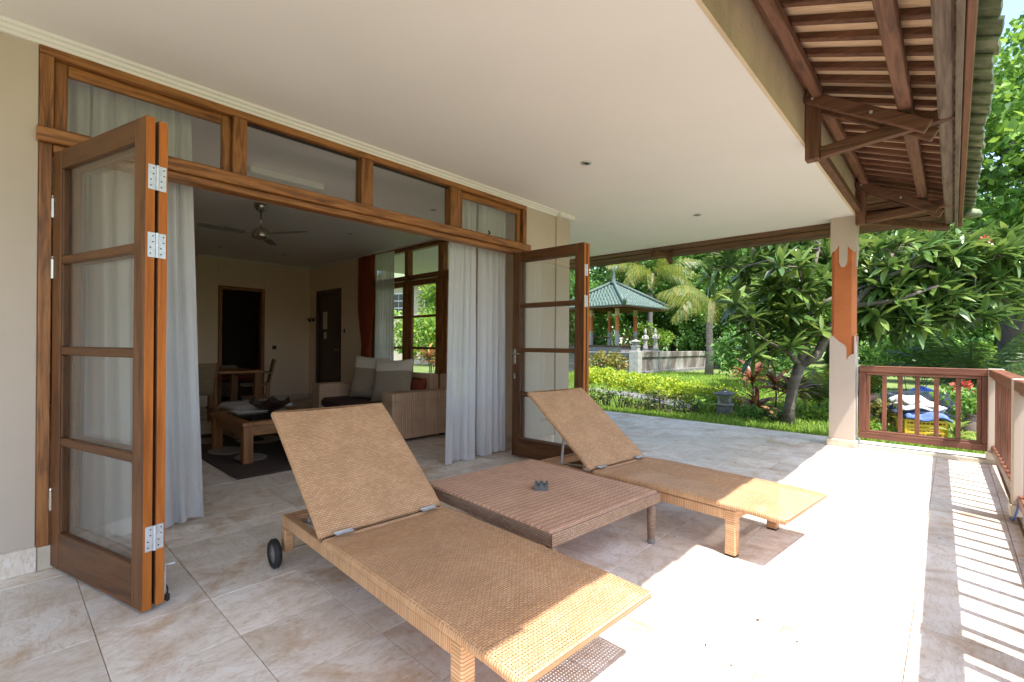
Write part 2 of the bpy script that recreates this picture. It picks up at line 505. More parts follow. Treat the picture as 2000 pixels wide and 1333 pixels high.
class MB:
    """collects shapes that make up ONE mesh"""
    def __init__(self):
        self.v = []
        self.f = []

    def add(self, v, f, mtx=None):
        n = len(self.v)
        if mtx is not None:
            v = [mtx @ Vector(p) for p in v]
        self.v += [tuple(p) for p in v]
        self.f += [tuple(i + n for i in q) for q in f]
        return self

    def box(self, lo, hi, mtx=None):
        x0, y0, z0 = lo
        x1, y1, z1 = hi
        v = [(x0, y0, z0), (x1, y0, z0), (x1, y1, z0), (x0, y1, z0), (x0, y0, z1), (x1, y0, z1), (x1, y1, z1), (x0, y1, z1)]
        return self.add(v, [(3, 2, 1, 0), (4, 5, 6, 7), (0, 1, 5, 4), (1, 2, 6, 5), (2, 3, 7, 6), (3, 0, 4, 7)], mtx)

    def cbox(self, lo, hi, c=.004, mtx=None):
        """box with chamfered edges"""
        lo = Vector(lo)
        hi = Vector(hi)
        c = min(c, *(abs(hi[k] - lo[k]) * .45 for k in range(3)))
        v = []
        ix = {}
        for sx in (0, 1):
            for sy in (0, 1):
                for sz in (0, 1):
                    s = (sx, sy, sz)
                    for ax in range(3):
                        p = []
                        for k in range(3):
                            e = hi[k] if s[k] else lo[k]
                            if k != ax:
                                e += -c if s[k] else c
                            p.append(e)
                        ix[(s, ax)] = len(v)
                        v.append(tuple(p))
        f = []
        for ax in range(3):
            a, b2 = [k for k in range(3) if k != ax]
            for side in (0, 1):
                q = []
                for ua, ub in ((0, 0), (1, 0), (1, 1), (0, 1)):
                    s = [0, 0, 0]
                    s[ax] = side
                    s[a] = ua
                    s[b2] = ub
                    q.append(ix[(tuple(s), ax)])
                flip = (side == 0) != (ax == 1)
                f.append(tuple(reversed(q)) if flip else tuple(q))
        for ax in range(3):
            a, b2 = [k for k in range(3) if k != ax]
            for ua in (0, 1):
                for ub in (0, 1):
                    s0 = [0, 0, 0]
                    s0[a] = ua
                    s0[b2] = ub
                    s1 = list(s0)
                    s1[ax] = 1
                    s0 = tuple(s0)
                    s1 = tuple(s1)
                    f.append((ix[(s0, a)], ix[(s1, a)], ix[(s1, b2)], ix[(s0, b2)]))
        for sx in (0, 1):
            for sy in (0, 1):
                for sz in (0, 1):
                    s = (sx, sy, sz)
                    f.append((ix[(s, 0)], ix[(s, 1)], ix[(s, 2)]))
        return self.add(v, f, mtx)

    def bar(self, a, b, w, h, c=.003, up=(0, 0, 1)):
        """chamfered bar from a to b, w sideways, h along up"""
        a = Vector(a)
        b = Vector(b)
        d = (b - a)
        L = d.length
        x = d.normalized()
        z = Vector(up)
        y = z.cross(x).normalized()
        z = x.cross(y).normalized()
        m = Matrix((x, y, z)).transposed().to_4x4()
        m.translation = a
        return self.cbox((0, -w / 2, -h / 2), (L, w / 2, h / 2), c, m)

    def tube(self, pts, radii, seg=8, cap=True):
        pts = [Vector(p) for p in pts]
        if isinstance(radii, (int, float)):
            radii = [radii] * len(pts)
        n0 = len(self.v)
        ref = Vector((0.31, .17, .93)).normalized()
        for i, p in enumerate(pts):
            d = (pts[min(i + 1, len(pts) - 1)] - pts[max(i - 1, 0)]).normalized()
            a = d.cross(ref)
            if a.length < .05:
                a = d.cross(Vector((1, 0, 0)))
            a.normalize()
            b2 = d.cross(a)
            for k in range(seg):
                t = 2 * math.pi * k / seg
                self.v.append(tuple(p + (a * math.cos(t) + b2 * math.sin(t)) * radii[i]))
        for i in range(len(pts) - 1):
            for k in range(seg):
                k2 = (k + 1) % seg
                self.f.append((n0 + i * seg + k, n0 + i * seg + k2, n0 + (i + 1) * seg + k2, n0 + (i + 1) * seg + k))
        if cap:
            self.f.append(tuple(n0 + k for k in reversed(range(seg))))
            self.f.append(tuple(n0 + (len(pts) - 1) * seg + k for k in range(seg)))
        return self

    def lathe(self, prof, seg=20, mtx=None, cap=True):
        """prof: list of (radius, z)"""
        v = []
        f = []
        for r, z in prof:
            for k in range(seg):
                t = 2 * math.pi * k / seg
                v.append((r * math.cos(t), r * math.sin(t), z))
        for i in range(len(prof) - 1):
            for k in range(seg):
                k2 = (k + 1) % seg
                f.append((i * seg + k, i * seg + k2, (i + 1) * seg + k2, (i + 1) * seg + k))
        if cap:
            f.append(tuple(reversed(range(seg))))
            f.append(tuple((len(prof) - 1) * seg + k for k in range(seg)))
        return self.add(v, f, mtx)

    def prism(self, poly, z0, z1, mtx=None):
        n = len(poly)
        v = [(p[0], p[1], z0) for p in poly] + [(p[0], p[1], z1) for p in poly]
        f = [tuple(reversed(range(n))), tuple(range(n, 2 * n))]
        for i in range(n):
            j = (i + 1) % n
            f.append((i, j, n + j, n + i))
        return self.add(v, f, mtx)

    def build(self, name, mat, parent=None, smooth=False, loc=None, rot=None):
        return obj(name, meshdata(name, self.v, self.f, mat, smooth), parent, loc, rot)

def cb(name, lo, hi, mat, parent=None, c=.004):
    return MB().cbox(lo, hi, c).build(name, mat, parent)

def copy_tree(o, parent=None):
    c = o.copy()
    COL.objects.link(c)
    if parent is not None:
        c.parent = parent
    for ch in list(o.children):
        copy_tree(ch, c)
    return c

def leaf_arrays(p, d, nrm, L, W, fold=.25):
    """folded rhombus leaves: base p, direction d, normal nrm, length L, width W (all arrays)"""
    s = np.cross(d, nrm)
    s /= np.linalg.norm(s, axis=1, keepdims=True) + 1e-9
    L = L[:, None]
    W = W[:, None]
    mid = p + d * L * .48
    a = mid + s * W + nrm * W * fold
    b2 = mid - s * W + nrm * W * fold
    t = p + d * L - nrm * L * .12
    return np.stack([p, a, t, b2], axis=1)

def leaf_mesh(name, q, mat):
    n = len(q)
    me = bpy.data.meshes.new(name)
    me.vertices.add(n * 4)
    me.vertices.foreach_set('co', q.reshape(-1).astype(np.float32))
    base = (np.arange(n) * 4)[:, None]
    tri = np.concatenate([base + np.array([0, 1, 2]), base + np.array([0, 2, 3])], axis=1).reshape(-1)
    me.loops.add(n * 6)
    me.loops.foreach_set('vertex_index', tri.astype(np.int32))
    me.polygons.add(n * 2)
    me.polygons.foreach_set('loop_start', np.arange(0, n * 6, 3, dtype=np.int32))
    me.polygons.foreach_set('loop_total', np.full(n * 2, 3, dtype=np.int32))
    me.materials.append(MATS[mat])
    me.update(calc_edges=True)
    return me

def unit(a):
    return a / (np.linalg.norm(a, axis=-1, keepdims=True) + 1e-9)

def clump_leaves(centres, radii, per, L, rng, droop=.25, wr=.32, out=.6):
    """leaves scattered round clump centres"""
    P = []
    for c, r in zip(centres, radii):
        k = max(4, int(per * rng.uniform(.7, 1.3)))
        u = unit(rng.normal(size=(k, 3)))
        rad = r * rng.uniform(.25, 1, size=(k, 1)) ** .6
        P.append(np.concatenate([c + u * rad * np.array([1, 1, .75]), u], axis=1))
    P = np.concatenate(P)
    p = P[:, :3]
    u = P[:, 3:]
    n = len(p)
    d = unit(u * out + rng.normal(size=(n, 3)) * .7 + np.array([0, 0, -droop]))
    nn = unit(np.array([0, 0, 1.0]) + rng.normal(size=(n, 3)) * .55)
    nn = unit(nn - d * np.sum(nn * d, axis=1, keepdims=True))
    LL = L * rng.uniform(.65, 1.25, n)
    return leaf_arrays(p, d, nn, LL, LL * wr)

# ---------------------------------------------------------------- ground and paving
gv = []
gx = np.concatenate([[-600, -200, -80], np.linspace(-40, 30, 36), [80, 200, 600]])
gy = np.concatenate([[-600, -200, -60, -20], np.linspace(-8, 60, 35), [120, 250, 600]])
def ground_z(x, y):
    z = -.2 + .03 * math.sin(x * .9 + 1) * math.sin(y * .7)
    return z - .12 * max(0, min(1, (8.6 - y) / 1.2)) * (1 if x > -13 else 0)
for y in gy:
    for x in gx:
        gv.append((x, y, ground_z(x, y)))
gf = []
nx = len(gx)
for j in range(len(gy) - 1):
    for i in range(nx - 1):
        gf.append((j * nx + i, j * nx + i + 1, (j + 1) * nx + i + 1, (j + 1) * nx + i))
structure(obj('lawn', meshdata('lawn', gv, gf, 'lawn_ground', True)))

# paving slab meshes shared by all tiles
PX, PY = .4025, .4050
X0, Y0 = -.127, .280
def slab_mesh(w, d, name='tile'):
    m = MB().cbox((-w / 2, -d / 2, -.012), (w / 2, d / 2, 0), .0012)
    return meshdata(name, m.v, m.f, 'travertine')
_slabs = {}
def lay(parent, xs, ys, keep=lambda x, y: True, z=0.0):
    for i in range(len(xs) - 1):
        for j in range(len(ys) - 1):
            w = xs[i + 1] - xs[i]
            d = ys[j + 1] - ys[j]
            if w < .02 or d < .02:
                continue
            cx, cyy = (xs[i] + xs[i + 1]) / 2, (ys[j] + ys[j + 1]) / 2
            if not keep(cx, cyy):
                continue
            key = (round(w, 3), round(d, 3))
            if key not in _slabs:
                _slabs[key] = slab_mesh(w - .0032, d - .0032)
            obj('tile', _slabs[key], parent, (cx, cyy, z + random.uniform(-.0008, .0008)))

def grid(lo, hi, o, p):
    k0 = math.ceil((lo - o) / p - 1e-6)
    k1 = math.floor((hi - o) / p + 1e-6)
    g = [o + k * p for k in range(k0, k1 + 1)]
    if not g or g[0] - lo > 1e-4:
        g = [lo] + g
    if hi - g[-1] > 1e-4:
        g = g + [hi]
    return g

terrace = MB()
terrace.box((-3.52, -3.2, -.45), (.50, 7.66, -.009))
terrace.box((-8.4, 4.80, -.45), (-3.525, 7.66, -.009))
terrace = structure(terrace.build('terrace_floor', 'grout'))
lay(terrace, grid(-3.50, .34, X0, PX), grid(-.55, 7.66, Y0, PY))
lay(terrace, grid(-7.4, -3.50, X0, PX), grid(4.81, 7.66, Y0, PY))
rest = MB()
rest.box((-3.50, -3.2, -.0085), (.34, -.555, 0)).box((-8.4, 4.81, -.0085), (-7.402, 7.66, 0))
rest.build('far_paving', 'travertine', terrace)

inside = structure(MB().box((-12.6, -.6, -.45), (-3.52, 4.64, -.009)).build('living_room_floor', 'grout'))
lay(inside, grid(-7.2, -3.50, X0, PX), grid(-.6, 4.64, Y0, PY))
MB().box((-12.6, -.6, -.0085), (-7.202, 4.64, 0)).build('far_paving', 'travertine', inside)

# ---------------------------------------------------------------- the villa
villa = thing('villa', 'cream villa with white terrace ceiling, teak folding doors and tiled eave', 'building')
CZ = 2.80            # terrace ceiling
WX = -3.50           # face of the long wall

def vpart(name, lo, hi, mat, parent=None, c=.003):
    return cb(name, lo, hi, mat, parent or villa, c)

# walls: long wall left of the doors, right of the doors and the strip above them
vpart('wall', (WX - .16, -3.2, 0), (WX, .14, CZ + .3), 'wall_paint')
vpart('wall', (WX - .16, 3.995, 0), (WX, 4.78, CZ + .3), 'wall_paint')
vpart('wall', (WX - .16, .14, 2.767), (WX - .002, 3.995, CZ + .3), 'wall_paint')
vpart('corner_pilaster', (WX, 4.53, 0), (WX + .018, 4.795, CZ - .055), 'wall_paint')
# side wall of the living room, y 4.64..4.78
vpart('wall', (-5.0, 4.64, 0), (WX - .162, 4.779, CZ + .3), 'wall_paint')
vpart('wall', (-12.6, 4.64, 0), (-9.95, 4.779, CZ + .3), 'wall_paint')
vpart('wall', (-8.88, 4.64, 0), (-7.9, 4.779, CZ + .3), 'wall_paint')
vpart('wall', (-9.948, 4.64, 2.31), (-8.882, 4.779, CZ + .3), 'wall_paint')
vpart('wall', (-7.898, 4.642, 2.832), (-5.002, 4.777, CZ + .3), 'wall_paint')
# back and left walls inside, with the dark doorway
vpart('inner_wall', (-10.42, 2.50, 0), (-10.3, 2.86, 2.9), 'interior_paint')
vpart('inner_wall', (-10.42, 3.70, 0), (-10.3, 4.64, 2.9), 'interior_paint')
vpart('inner_wall', (-10.42, 2.862, 2.30), (-10.3, 3.698, 2.9), 'interior_paint')
vpart('inner_wall', (-12.6, -.72, 0), (WX - .162, -.6, 2.9), 'interior_paint')
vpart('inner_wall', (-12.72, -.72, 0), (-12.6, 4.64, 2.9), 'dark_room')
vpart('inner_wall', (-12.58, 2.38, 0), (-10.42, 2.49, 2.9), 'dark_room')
# interior lining of the side wall
vpart('lining', (-9.948, 4.615, 2.31), (-8.882, 4.638, 2.85), 'interior_paint')
vpart('lining', (-10.298, 4.615, 0), (-9.95, 4.638, 2.85), 'interior_paint')
vpart('lining', (-8.88, 4.615, 0), (-7.9, 4.638, 2.85), 'interior_paint')
vpart('lining', (-5.0, 4.615, 0), (-3.67, 4.638, 2.85), 'interior_paint')
vpart('lining', (WX - .185, 3.995, 0), (WX - .163, 4.60, 2.85), 'interior_paint')
for y0, y1 in ((3.72, 4.60),):
    vpart('skirting', (-10.298, y0, .002), (-10.28, y1, .12), 'plinth_stone')
vpart('skirting', (-10.278, 4.595, .002), (-9.95, 4.613, .12), 'plinth_stone')
vpart('skirting', (-8.88, 4.595, .002), (-8.15, 4.613, .12), 'plinth_stone')
# ceilings
vpart('interior_ceiling', (-12.6, -.6, 2.84), (WX - .17, 4.612, 2.90), 'ceiling_paint')
vpart('interior_cornice', (-10.298, 2.51, 2.80), (-10.265, 4.60, 2.838), 'cornice_paint')
vpart('interior_cornice', (-10.26, 4.58, 2.80), (-8.15, 4.612, 2.838), 'cornice_paint')
vpart('terrace_ceiling', (WX - .02, -3.2, CZ), (-.885, 7.23, CZ + .06), 'ceiling_paint', c=.002)
vpart('terrace_ceiling', (-9.2, 4.782, CZ), (WX - .022, 7.23, CZ + .06), 'ceiling_paint', c=.002)
# cornice: stepped plaster moulding along the wall
def cornice(y0, y1):
    m = MB()
    prof = [(0, -.056), (.014, -.056), (.016, -.040), (.030, -.036), (.034, -.020), (.052, -.016), (.058, -.001), (0, -.001)]
    v = [(WX + p[0], y0, CZ + p[1]) for p in prof] + [(WX + p[0], y1, CZ + p[1]) for p in prof]
    n = len(prof)
    f = [tuple(range(n)), tuple(reversed(range(n, 2 * n)))] + [(i, n + i, n + (i + 1) % n, (i + 1) % n) for i in range(n)]
    m.add(v, f)
    m.build('cornice', 'cornice_paint', villa)
cornice(-3.2, 4.53)
MB().cbox((WX, 4.531, CZ - .053), (WX + .075, 4.83, CZ - .001), .01).build('cornice', 'cornice_paint', villa)
# stone skirting outside
vpart('skirting', (WX, -3.2, .001), (WX + .014, .145, .13), 'travertine')
vpart('skirting', (WX + .001, 4.07, .001), (WX + .014, 4.529, .13), 'travertine')
vpart('threshold_block', (WX - .06, .147, .001), (WX + .010, .235, .125), 'plinth_stone')

# concrete beam along the open side and across the far end
eb = MB().box((-1.12, -3.2, CZ + .0605), (-.862, 7.02, 3.19)).box((-.8845, -3.2, CZ - .004), (-.862, 7.02, CZ + .0604))
eb.build('eave_beam', 'stained_concrete', villa)
vpart('end_beam', (-9.2, 6.98, CZ + .061), (-1.122, 7.22, 3.19), 'stained_concrete', c=.008)
vpart('beam_trim', (-.861, 4.42, CZ - .004), (-.80, 6.86, CZ + .058), 'darkwood_y')
vpart('beam_trim', (-9.2, 7.232, CZ - .03), (-.88, 7.275, CZ + .075), 'darkwood_x')

# corner pillar: orange shaft between two cut cream casings on a stone plinth
PXC, PYC, PH = -.995, 7.13, .13
vpart('pillar_core', (PXC - PH + .012, PYC - PH + .012, .08), (PXC + PH - .012, PYC + PH - .012, CZ - .003), 'orange_paint', c=.03)
vpart('pillar_plinth', (PXC - .155, PYC - .155, .001), (PXC + .155, PYC + .155, .085), 'plinth_stone', c=.008)
up = [(-.13, 2.797), (-.13, 2.362), (-.105, 2.378), (-.07, 2.41), (-.047, 2.452), (-.040, 2.452), (-.040, 2.25), (-.030, 2.215), (-.018, 2.188), (.018, 2.188), (.032, 2.215), (.044, 2.25), (.046, 2.445), (.058, 2.42), (.085, 2.385), (.112, 2.362), (.13, 2.362), (.13, 2.797)]
lowp = [(-.13, .086), (.13, .086), (.13, 1.128), (.10, 1.128), (.08, 1.112), (.060, 1.09), (.046, 1.05), (.043, 1.12), (.040, 1.20), (.026, 1.235), (.0, 1.255), (-.04, 1.285), (-.075, 1.325), (-.095, 1.35), (-.13, 1.35)]
for poly, nm in ((up, 'upper_casing'), (lowp, 'lower_casing')):
    m = MB()
    for k in range(4):
        w = [(p[0] * .999, p[1]) for p in poly]
        rot = Matrix.Translation((PXC, PYC, 0)) @ Matrix.Rotation(k * math.pi / 2, 4, 'Z') @ Matrix.Translation((0, -PH + .0006 * k, 0)) @ Matrix.Rotation(math.pi / 2, 4, 'X')
        m.prism(w, -.013, 0, rot)
    m.build(nm, 'wall_paint', villa)
# second, plainer pillar of the side terrace
vpart('pillar', (-7.55, 6.98, .001), (-7.29, 7.22, CZ - .003), 'wall_paint')
vpart('pillar_plinth', (-7.58, 6.95, .001), (-7.26, 6.978, .085), 'plinth_stone')

# ---- teak door frame in the long wall
frame = MB()
frame.cbox((WX - .10, .142, 2.70), (WX + .012, 3.993, 2.765), .004)
frame = frame.build('door_frame', 'teak_y', villa)
def fpart(name, lo, hi, mat='teak_z', c=.004):
    return cb(name, lo, hi, mat, frame, c)
fpart('jamb', (WX - .10, .142, 2.315), (WX + .012, .197, 2.699))
fpart('jamb', (WX - .10, 3.938, 2.315), (WX + .012, 3.993, 2.699))
fpart('jamb', (WX - .10, .142, .125), (WX + .012, .192, 2.238))
fpart('jamb', (WX - .10, 3.905, .005), (WX + .012, 3.993, 2.238))
fpart('transom_rail', (WX - .10, .130, 2.24), (WX + .05, 4.03, 2.313), 'teak_y', .006)
fpart('track_rail', (WX - .085, .195, 2.195), (WX + .020, 3.90, 2.2385), 'teak_y', .006)
mull = [(1.05, 1.135), (1.98, 2.085), (2.91, 3.03)]
for a, b2 in mull:
    fpart('mullion', (WX - .09, a, 2.3145), (WX + .008, b2, 2.6985))
ends = [.197] + [x for p in mull for x in p] + [3.938]
for k in range(4):
    a, b2 = ends[2 * k], ends[2 * k + 1]
    sash = k in (0, 3)
    if sash:   # opening light with a sash of its own
        w = .055
        fpart('sash_stile', (WX - .07, a + .002, 2.316), (WX - .03, a + w, 2.697))
        fpart('sash_stile', (WX - .07, b2 - w, 2.316), (WX - .03, b2 - .002, 2.697))
        fpart('sash_rail', (WX - .07, a + w + .001, 2.64), (WX - .03, b2 - w - .001, 2.697), 'teak_y')
        fpart('sash_rail', (WX - .07, a + w + .001, 2.316), (WX - .03, b2 - w - .001, 2.342), 'teak_y')
        MB().box((WX - .052, a + w - .004, 2.338), (WX - .047, b2 - w + .004, 2.644)).build('pane', 'glass', frame)
    else:
        MB().box((WX - .052, a + .002, 2.316), (WX - .047, b2 - .002, 2.688)).build('pane', 'glass', frame)
        fpart('glazing_bead', (WX - .065, a + .002, 2.6885), (WX - .035, b2 - .002, 2.6985), 'iron_dark', .002)
MB().tube([(WX + .01, 3.40, 2.335), (WX + .035, 3.40, 2.335), (WX + .045, 3.37, 2.355)], .007, 8).build('latch', 'iron_dark', frame)

# ---- folding door leaves; local x runs along the leaf from the wall to the tip, y is the thickness
def leaf(loc, ang, W, z0, z1, lock=False, hinge_side=None, foot=None):
    o = bpy.data.objects.new('folding_door', None)
    o.location = (*loc, 0)
    o.rotation_euler = (0, 0, ang)
    link(o, villa)
    T = .038
    st = .095
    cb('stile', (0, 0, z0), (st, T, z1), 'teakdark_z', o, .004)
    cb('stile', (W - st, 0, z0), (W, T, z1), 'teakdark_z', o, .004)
    zb = [z0, z0 + .19]
    bars = []
    H = z1 - z0
    for k in range(1, 4):
        zc = z0 + .19 + (H - .19 - .10) * k / 4
        bars.append((zc - .022, zc + .022))
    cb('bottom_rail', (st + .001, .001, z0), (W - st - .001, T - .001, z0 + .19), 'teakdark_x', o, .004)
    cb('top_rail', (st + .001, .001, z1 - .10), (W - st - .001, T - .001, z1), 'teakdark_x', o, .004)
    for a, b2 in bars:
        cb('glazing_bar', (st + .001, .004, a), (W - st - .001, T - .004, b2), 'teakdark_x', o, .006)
    edges = [z0 + .19] + [x for p in bars for x in p] + [z1 - .10]
    for k in range(4):
        MB().box((st - .003, T / 2 - .002, edges[2 * k] - .002), (W - st + .003, T / 2 + .002, edges[2 * k + 1] + .002)).build('pane', 'glass', o)
        for xx in (st + .0015, W - st - .0135):
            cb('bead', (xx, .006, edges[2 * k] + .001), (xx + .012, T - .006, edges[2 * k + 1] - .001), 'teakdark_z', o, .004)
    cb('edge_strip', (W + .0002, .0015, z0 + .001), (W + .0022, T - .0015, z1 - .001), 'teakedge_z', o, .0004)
    return o

def butt_hinges(door, x, y, zs):
    """plates let into the two leaf edges with a knuckle between"""
    for z in zs:
        m = MB()
        m.cbox((x, y - .036, z - .055), (x + .0025, y - .006, z + .055), .0006)
        m.cbox((x, y + .006, z - .055), (x + .0025, y + .036, z + .055), .0006)
        m.tube([(x + .005, y, z - .055), (x + .005, y, z + .055)], .0065, 10)
        h = m.build('hinge', 'galvanised', door)
        s = MB()
        for sy in (-.021, .021):
            for dz in (-.038, -.012, .014, .040):
                s.tube([(x + .0026, y + sy + .005 * (1 if dz > 0 else -1), z + dz), (x + .0034, y + sy + .005 * (1 if dz > 0 else -1), z + dz)], .0035, 6)
        s.build('screw', 'iron_dark', h)

a1 = math.atan2(.435 - .195, -2.600 + 3.49)
LW = .925
# left pair: hinged at the left jamb, folded flat against each other
nx_, ny_ = -math.sin(a1), math.cos(a1)
d1 = leaf((-3.49, .195), a1, LW, .015, 2.195)
off = .052
d2 = leaf((-3.49 + nx_ * off + .004, .195 + ny_ * off), a1, LW - .004, .022, 2.19)
butt_hinges(d1, LW + .0023, .045, (1.63, 1.93, .33))
for z in (.36, 1.58, 1.90):
    m = MB()
    m.tube([(-3.478, .196, z - .05), (-3.478, .196, z + .05)], .008, 10)
    m.lathe([(.005, .05), (.009, .055), (.006, .068)], 8, Matrix.Translation((-3.478, .196, z)))
    m.build('jamb_hinge', 'brass_nickel', frame)
# bolt and padlock at the foot of the second leaf
m = MB()
m.cbox((LW - .05, .0405, .06), (LW - .012, .047, .155), .001)
m.tube([(LW - .03, .053, .03), (LW - .03, .053, .185)], .005, 8)
m.tube([(LW - .03, .053, .18), (LW - .005, .082, .183)], .0045, 8)
bo = m.build('bolt', 'galvanised', d2)
m = MB()
m.cbox((LW - .046, .050, .012), (LW - .012, .068, .048), .005)
m.tube([(LW - .04, .059, .045), (LW - .04, .059, .072), (LW - .03, .059, .082), (LW - .02, .059, .072), (LW - .02, .059, .045)], .0035, 8)
m.build('padlock', 'iron_dark', d2)
# right pair, standing straight out from the wall
a2 = R(2.0)
d3 = leaf((-3.50, 3.785), a2, .90, .015, 2.195)
d4 = leaf((-3.495, 3.833), a2, .90, .018, 2.19)
butt_hinges(d3, .9023, .043, (1.63, 1.93))
m = MB()
m.cbox((.018, -.004, 1.00), (.052, 0, 1.16), .002).tube([(.035, -.006, 1.11), (.035, -.04, 1.11), (.035, -.044, 1.11)], .007, 8).tube([(.035, -.042, 1.11), (.13, -.046, 1.11)], .007, 8)
m.build('door_handle', 'brass_nickel', d3)
m = MB().cbox((.022, -.004, .84), (.048, 0, .90), .002).tube([(.035, -.004, .87), (.035, -.012, .87)], .010, 10)
m.build('lock_plate', 'brass_nickel', d3)

# ---- glazed screen in the side wall of the living room
scr = MB().cbox((-7.9, 4.66, 2.76), (-5.002, 4.76, 2.83), .004).build('side_screen', 'teak_x', villa)
def spart(name, lo, hi, mat='teak_z', c=.004):
    return cb(name, lo, hi, mat, scr, c)
spart('screen_rail', (-7.9, 4.63, 2.27), (-5.002, 4.77, 2.34), 'teak_x')
for x0, x1, top in ((-7.899, -7.82, 1), (-6.80, -6.70, 1), (-5.90, -5.78, 1), (-5.08, -5.003, 1)):
    spart('screen_post', (x0, 4.66, 2.341), (x1, 4.76, 2.759))
    spart('screen_post', (x0, 4.66, .005), (x1, 4.76, 2.269))
leafx = [(-7.815, -7.26), (-7.25, -6.805), (-6.695, -6.30), (-6.295, -5.905), (-5.775, -5.43), (-5.425, -5.085)]
for a, b2 in [(-7.815, -6.805), (-6.695, -5.905), (-5.775, -5.085)]:
    MB().box((a, 4.705, 2.342), (b2, 4.71, 2.758)).build('pane', 'glass', scr)
    spart('screen_stile', (a + .001, 4.68, .01), (a + .075, 4.73, 2.26))
    spart('screen_stile', (b2 - .075, 4.68, .01), (b2 - .001, 4.73, 2.26))
    spart('screen_sill', (a + .076, 4.682, .01), (b2 - .076, 4.728, .19), 'teak_x')
    spart('screen_head', (a + .076, 4.682, 2.17), (b2 - .076, 4.728, 2.26), 'teak_x')
    for z in (.62, 1.14, 1.66):
        spart('glazing_bar', (a + .076, 4.685, z - .02), (b2 - .076, 4.725, z + .02), 'teak_x')
    zz = [.19, .60, .64, 1.12, 1.16, 1.64, 1.68, 2.17]
    for k in range(4):
        MB().box((a + .074, 4.703, zz[2 * k] + .001), (b2 - .074, 4.707, zz[2 * k + 1] - .001)).build('pane', 'glass', scr)

# inner doors
din = MB().cbox((-9.86, 4.645, .01), (-8.97, 4.69, 2.22), .004).build('inner_door', 'dark_door', villa)
cb('door_casing', (-9.946, 4.60, .002), (-9.862, 4.70, 2.305), 'dark_door', din)
cb('door_casing', (-8.968, 4.60, .002), (-8.884, 4.70, 2.305), 'dark_door', din)
cb('door_casing', (-9.861, 4.60, 2.222), (-8.969, 4.70, 2.305), 'dark_door', din)
m = MB().cbox((-9.02, 4.638, .98), (-8.98, 4.644, 1.16), .002).tube([(-9.0, 4.64, 1.08), (-9.0, 4.60, 1.08)], .008, 8).tube([(-9.0, 4.602, 1.08), (-9.11, 4.602, 1.08)], .008, 8)
m.build('door_handle', 'brass_nickel', din)
cas = MB().cbox((-10.43, 2.862, .002), (-10.285, 2.93, 2.298), .004).build('doorway_casing', 'teak_z', villa)
cb('casing_side', (-10.43, 3.63, .002), (-10.285, 3.698, 2.298), 'teak_z', cas)
cb('casing_head', (-10.43, 2.931, 2.23), (-10.285, 3.629, 2.298), 'teak_y', cas)

# ---- eaves: brackets, purlins, rafters, matting, tiles
SL = .39
def rz(x):               # underside of the rafters along the long eave
    return 3.20 - SL * (x + .87)
roof = MB()
# roof deck: long slope and end slope meeting in a hip, built as a folded slab
EX, EY = .02, 8.10
def deck(x):
    return rz(x) + .075
XR = -5.2
hip = lambda x: EY - (EX - x)
v = []
for dz in (0, .05):
    v += [(EX, -3.4, deck(EX) + dz), (EX, EY, deck(EX) + dz), (XR, hip(XR), deck(XR) + dz), (XR, -3.4, deck(XR) + dz), (-9.6, EY, deck(EX) + dz), (-9.6, hip(XR), deck(XR) + dz)]
f = [(0, 3, 2, 1), (1, 2, 5, 4), (6, 7, 8, 9), (7, 10, 11, 8), (0, 1, 7, 6), (1, 4, 10, 7), (0, 6, 9, 3), (4, 5, 11, 10)]
roof.add(v, f)
roof = roof.build('roof', 'matting', villa)
# rafters of the long eave
m = MB().bar((-1.10, 0, rz(-1.10) + .0545), (-.005, 0, rz(-.005) + .0545), .052, .040, .004)
raft = meshdata('rafter', m.v, m.f, 'darkwood_x')
y = -3.3 + .06
y = 3.088 - 30 * .2115
while y < 7.95:
    if y > -3.3:
        L = hip(-1.10) if False else None
        obj('rafter', raft, roof, (0, y, random.uniform(-.003, .003)))
    y += .2115
m = MB().bar((0, 7.02, rz(-1.10) + .033), (0, EY - .03, rz(-.005) + .033), .075, .068, .005)
raft2 = meshdata('rafter', m.v, m.f, 'darkwood_y')
x = -9.4
while x < -1.15:
    obj('rafter', raft2, roof, (x, 0, random.uniform(-.003, .003)))
    x += .2115
MB().bar((-1.0, 7.10, rz(-1.0) - .01), (.0, EY - .01, rz(0) + .0), .07, .11, .005).build('hip_rafter', 'darkwood_x', roof)
cb('wall_plate', (-1.02, -3.2, 3.191), (-.78, 4.225, 3.235), 'darkwood_y', roof)
cb('wall_plate', (-1.02, 4.40, 3.191), (-.78, 6.84, 3.235), 'darkwood_y', roof)
cb('plate_lath', (-.80, -3.2, 3.10), (-.735, 4.22, 3.165), 'darkwood_y', roof)
cb('plate_lath', (-.80, 4.40, 3.10), (-.735, 6.84, 3.165), 'darkwood_y', roof)
# purlin on the bracket arms
for a, b2 in ((-3.3, -.48), (-.44, 1.98), (2.02, 4.36), (4.40, 6.98)):
    cb('purlin', (-.295, a, rz(-.25) - .115), (-.215, b2, rz(-.25) - .02), 'darkwood_y', roof, .006)
cb('purlin', (-9.4, 7.60, rz(-.25) - .10), (-.32, 7.68, rz(-.25) - .01), 'darkwood_x', roof, .006)
for k in range(4):
    ya = 7.29 + k * .20
    MB().bar((-9.4, ya + .098, 3.20 - SL * (ya + .098 - 7.0) + .012), (-.62 + .19 * k, ya + .098, 3.20 - SL * (ya + .098 - 7.0) + .012), .192, .014, .002, up=(0, SL, 1)).build('soffit_board', 'darkwood_x', roof)
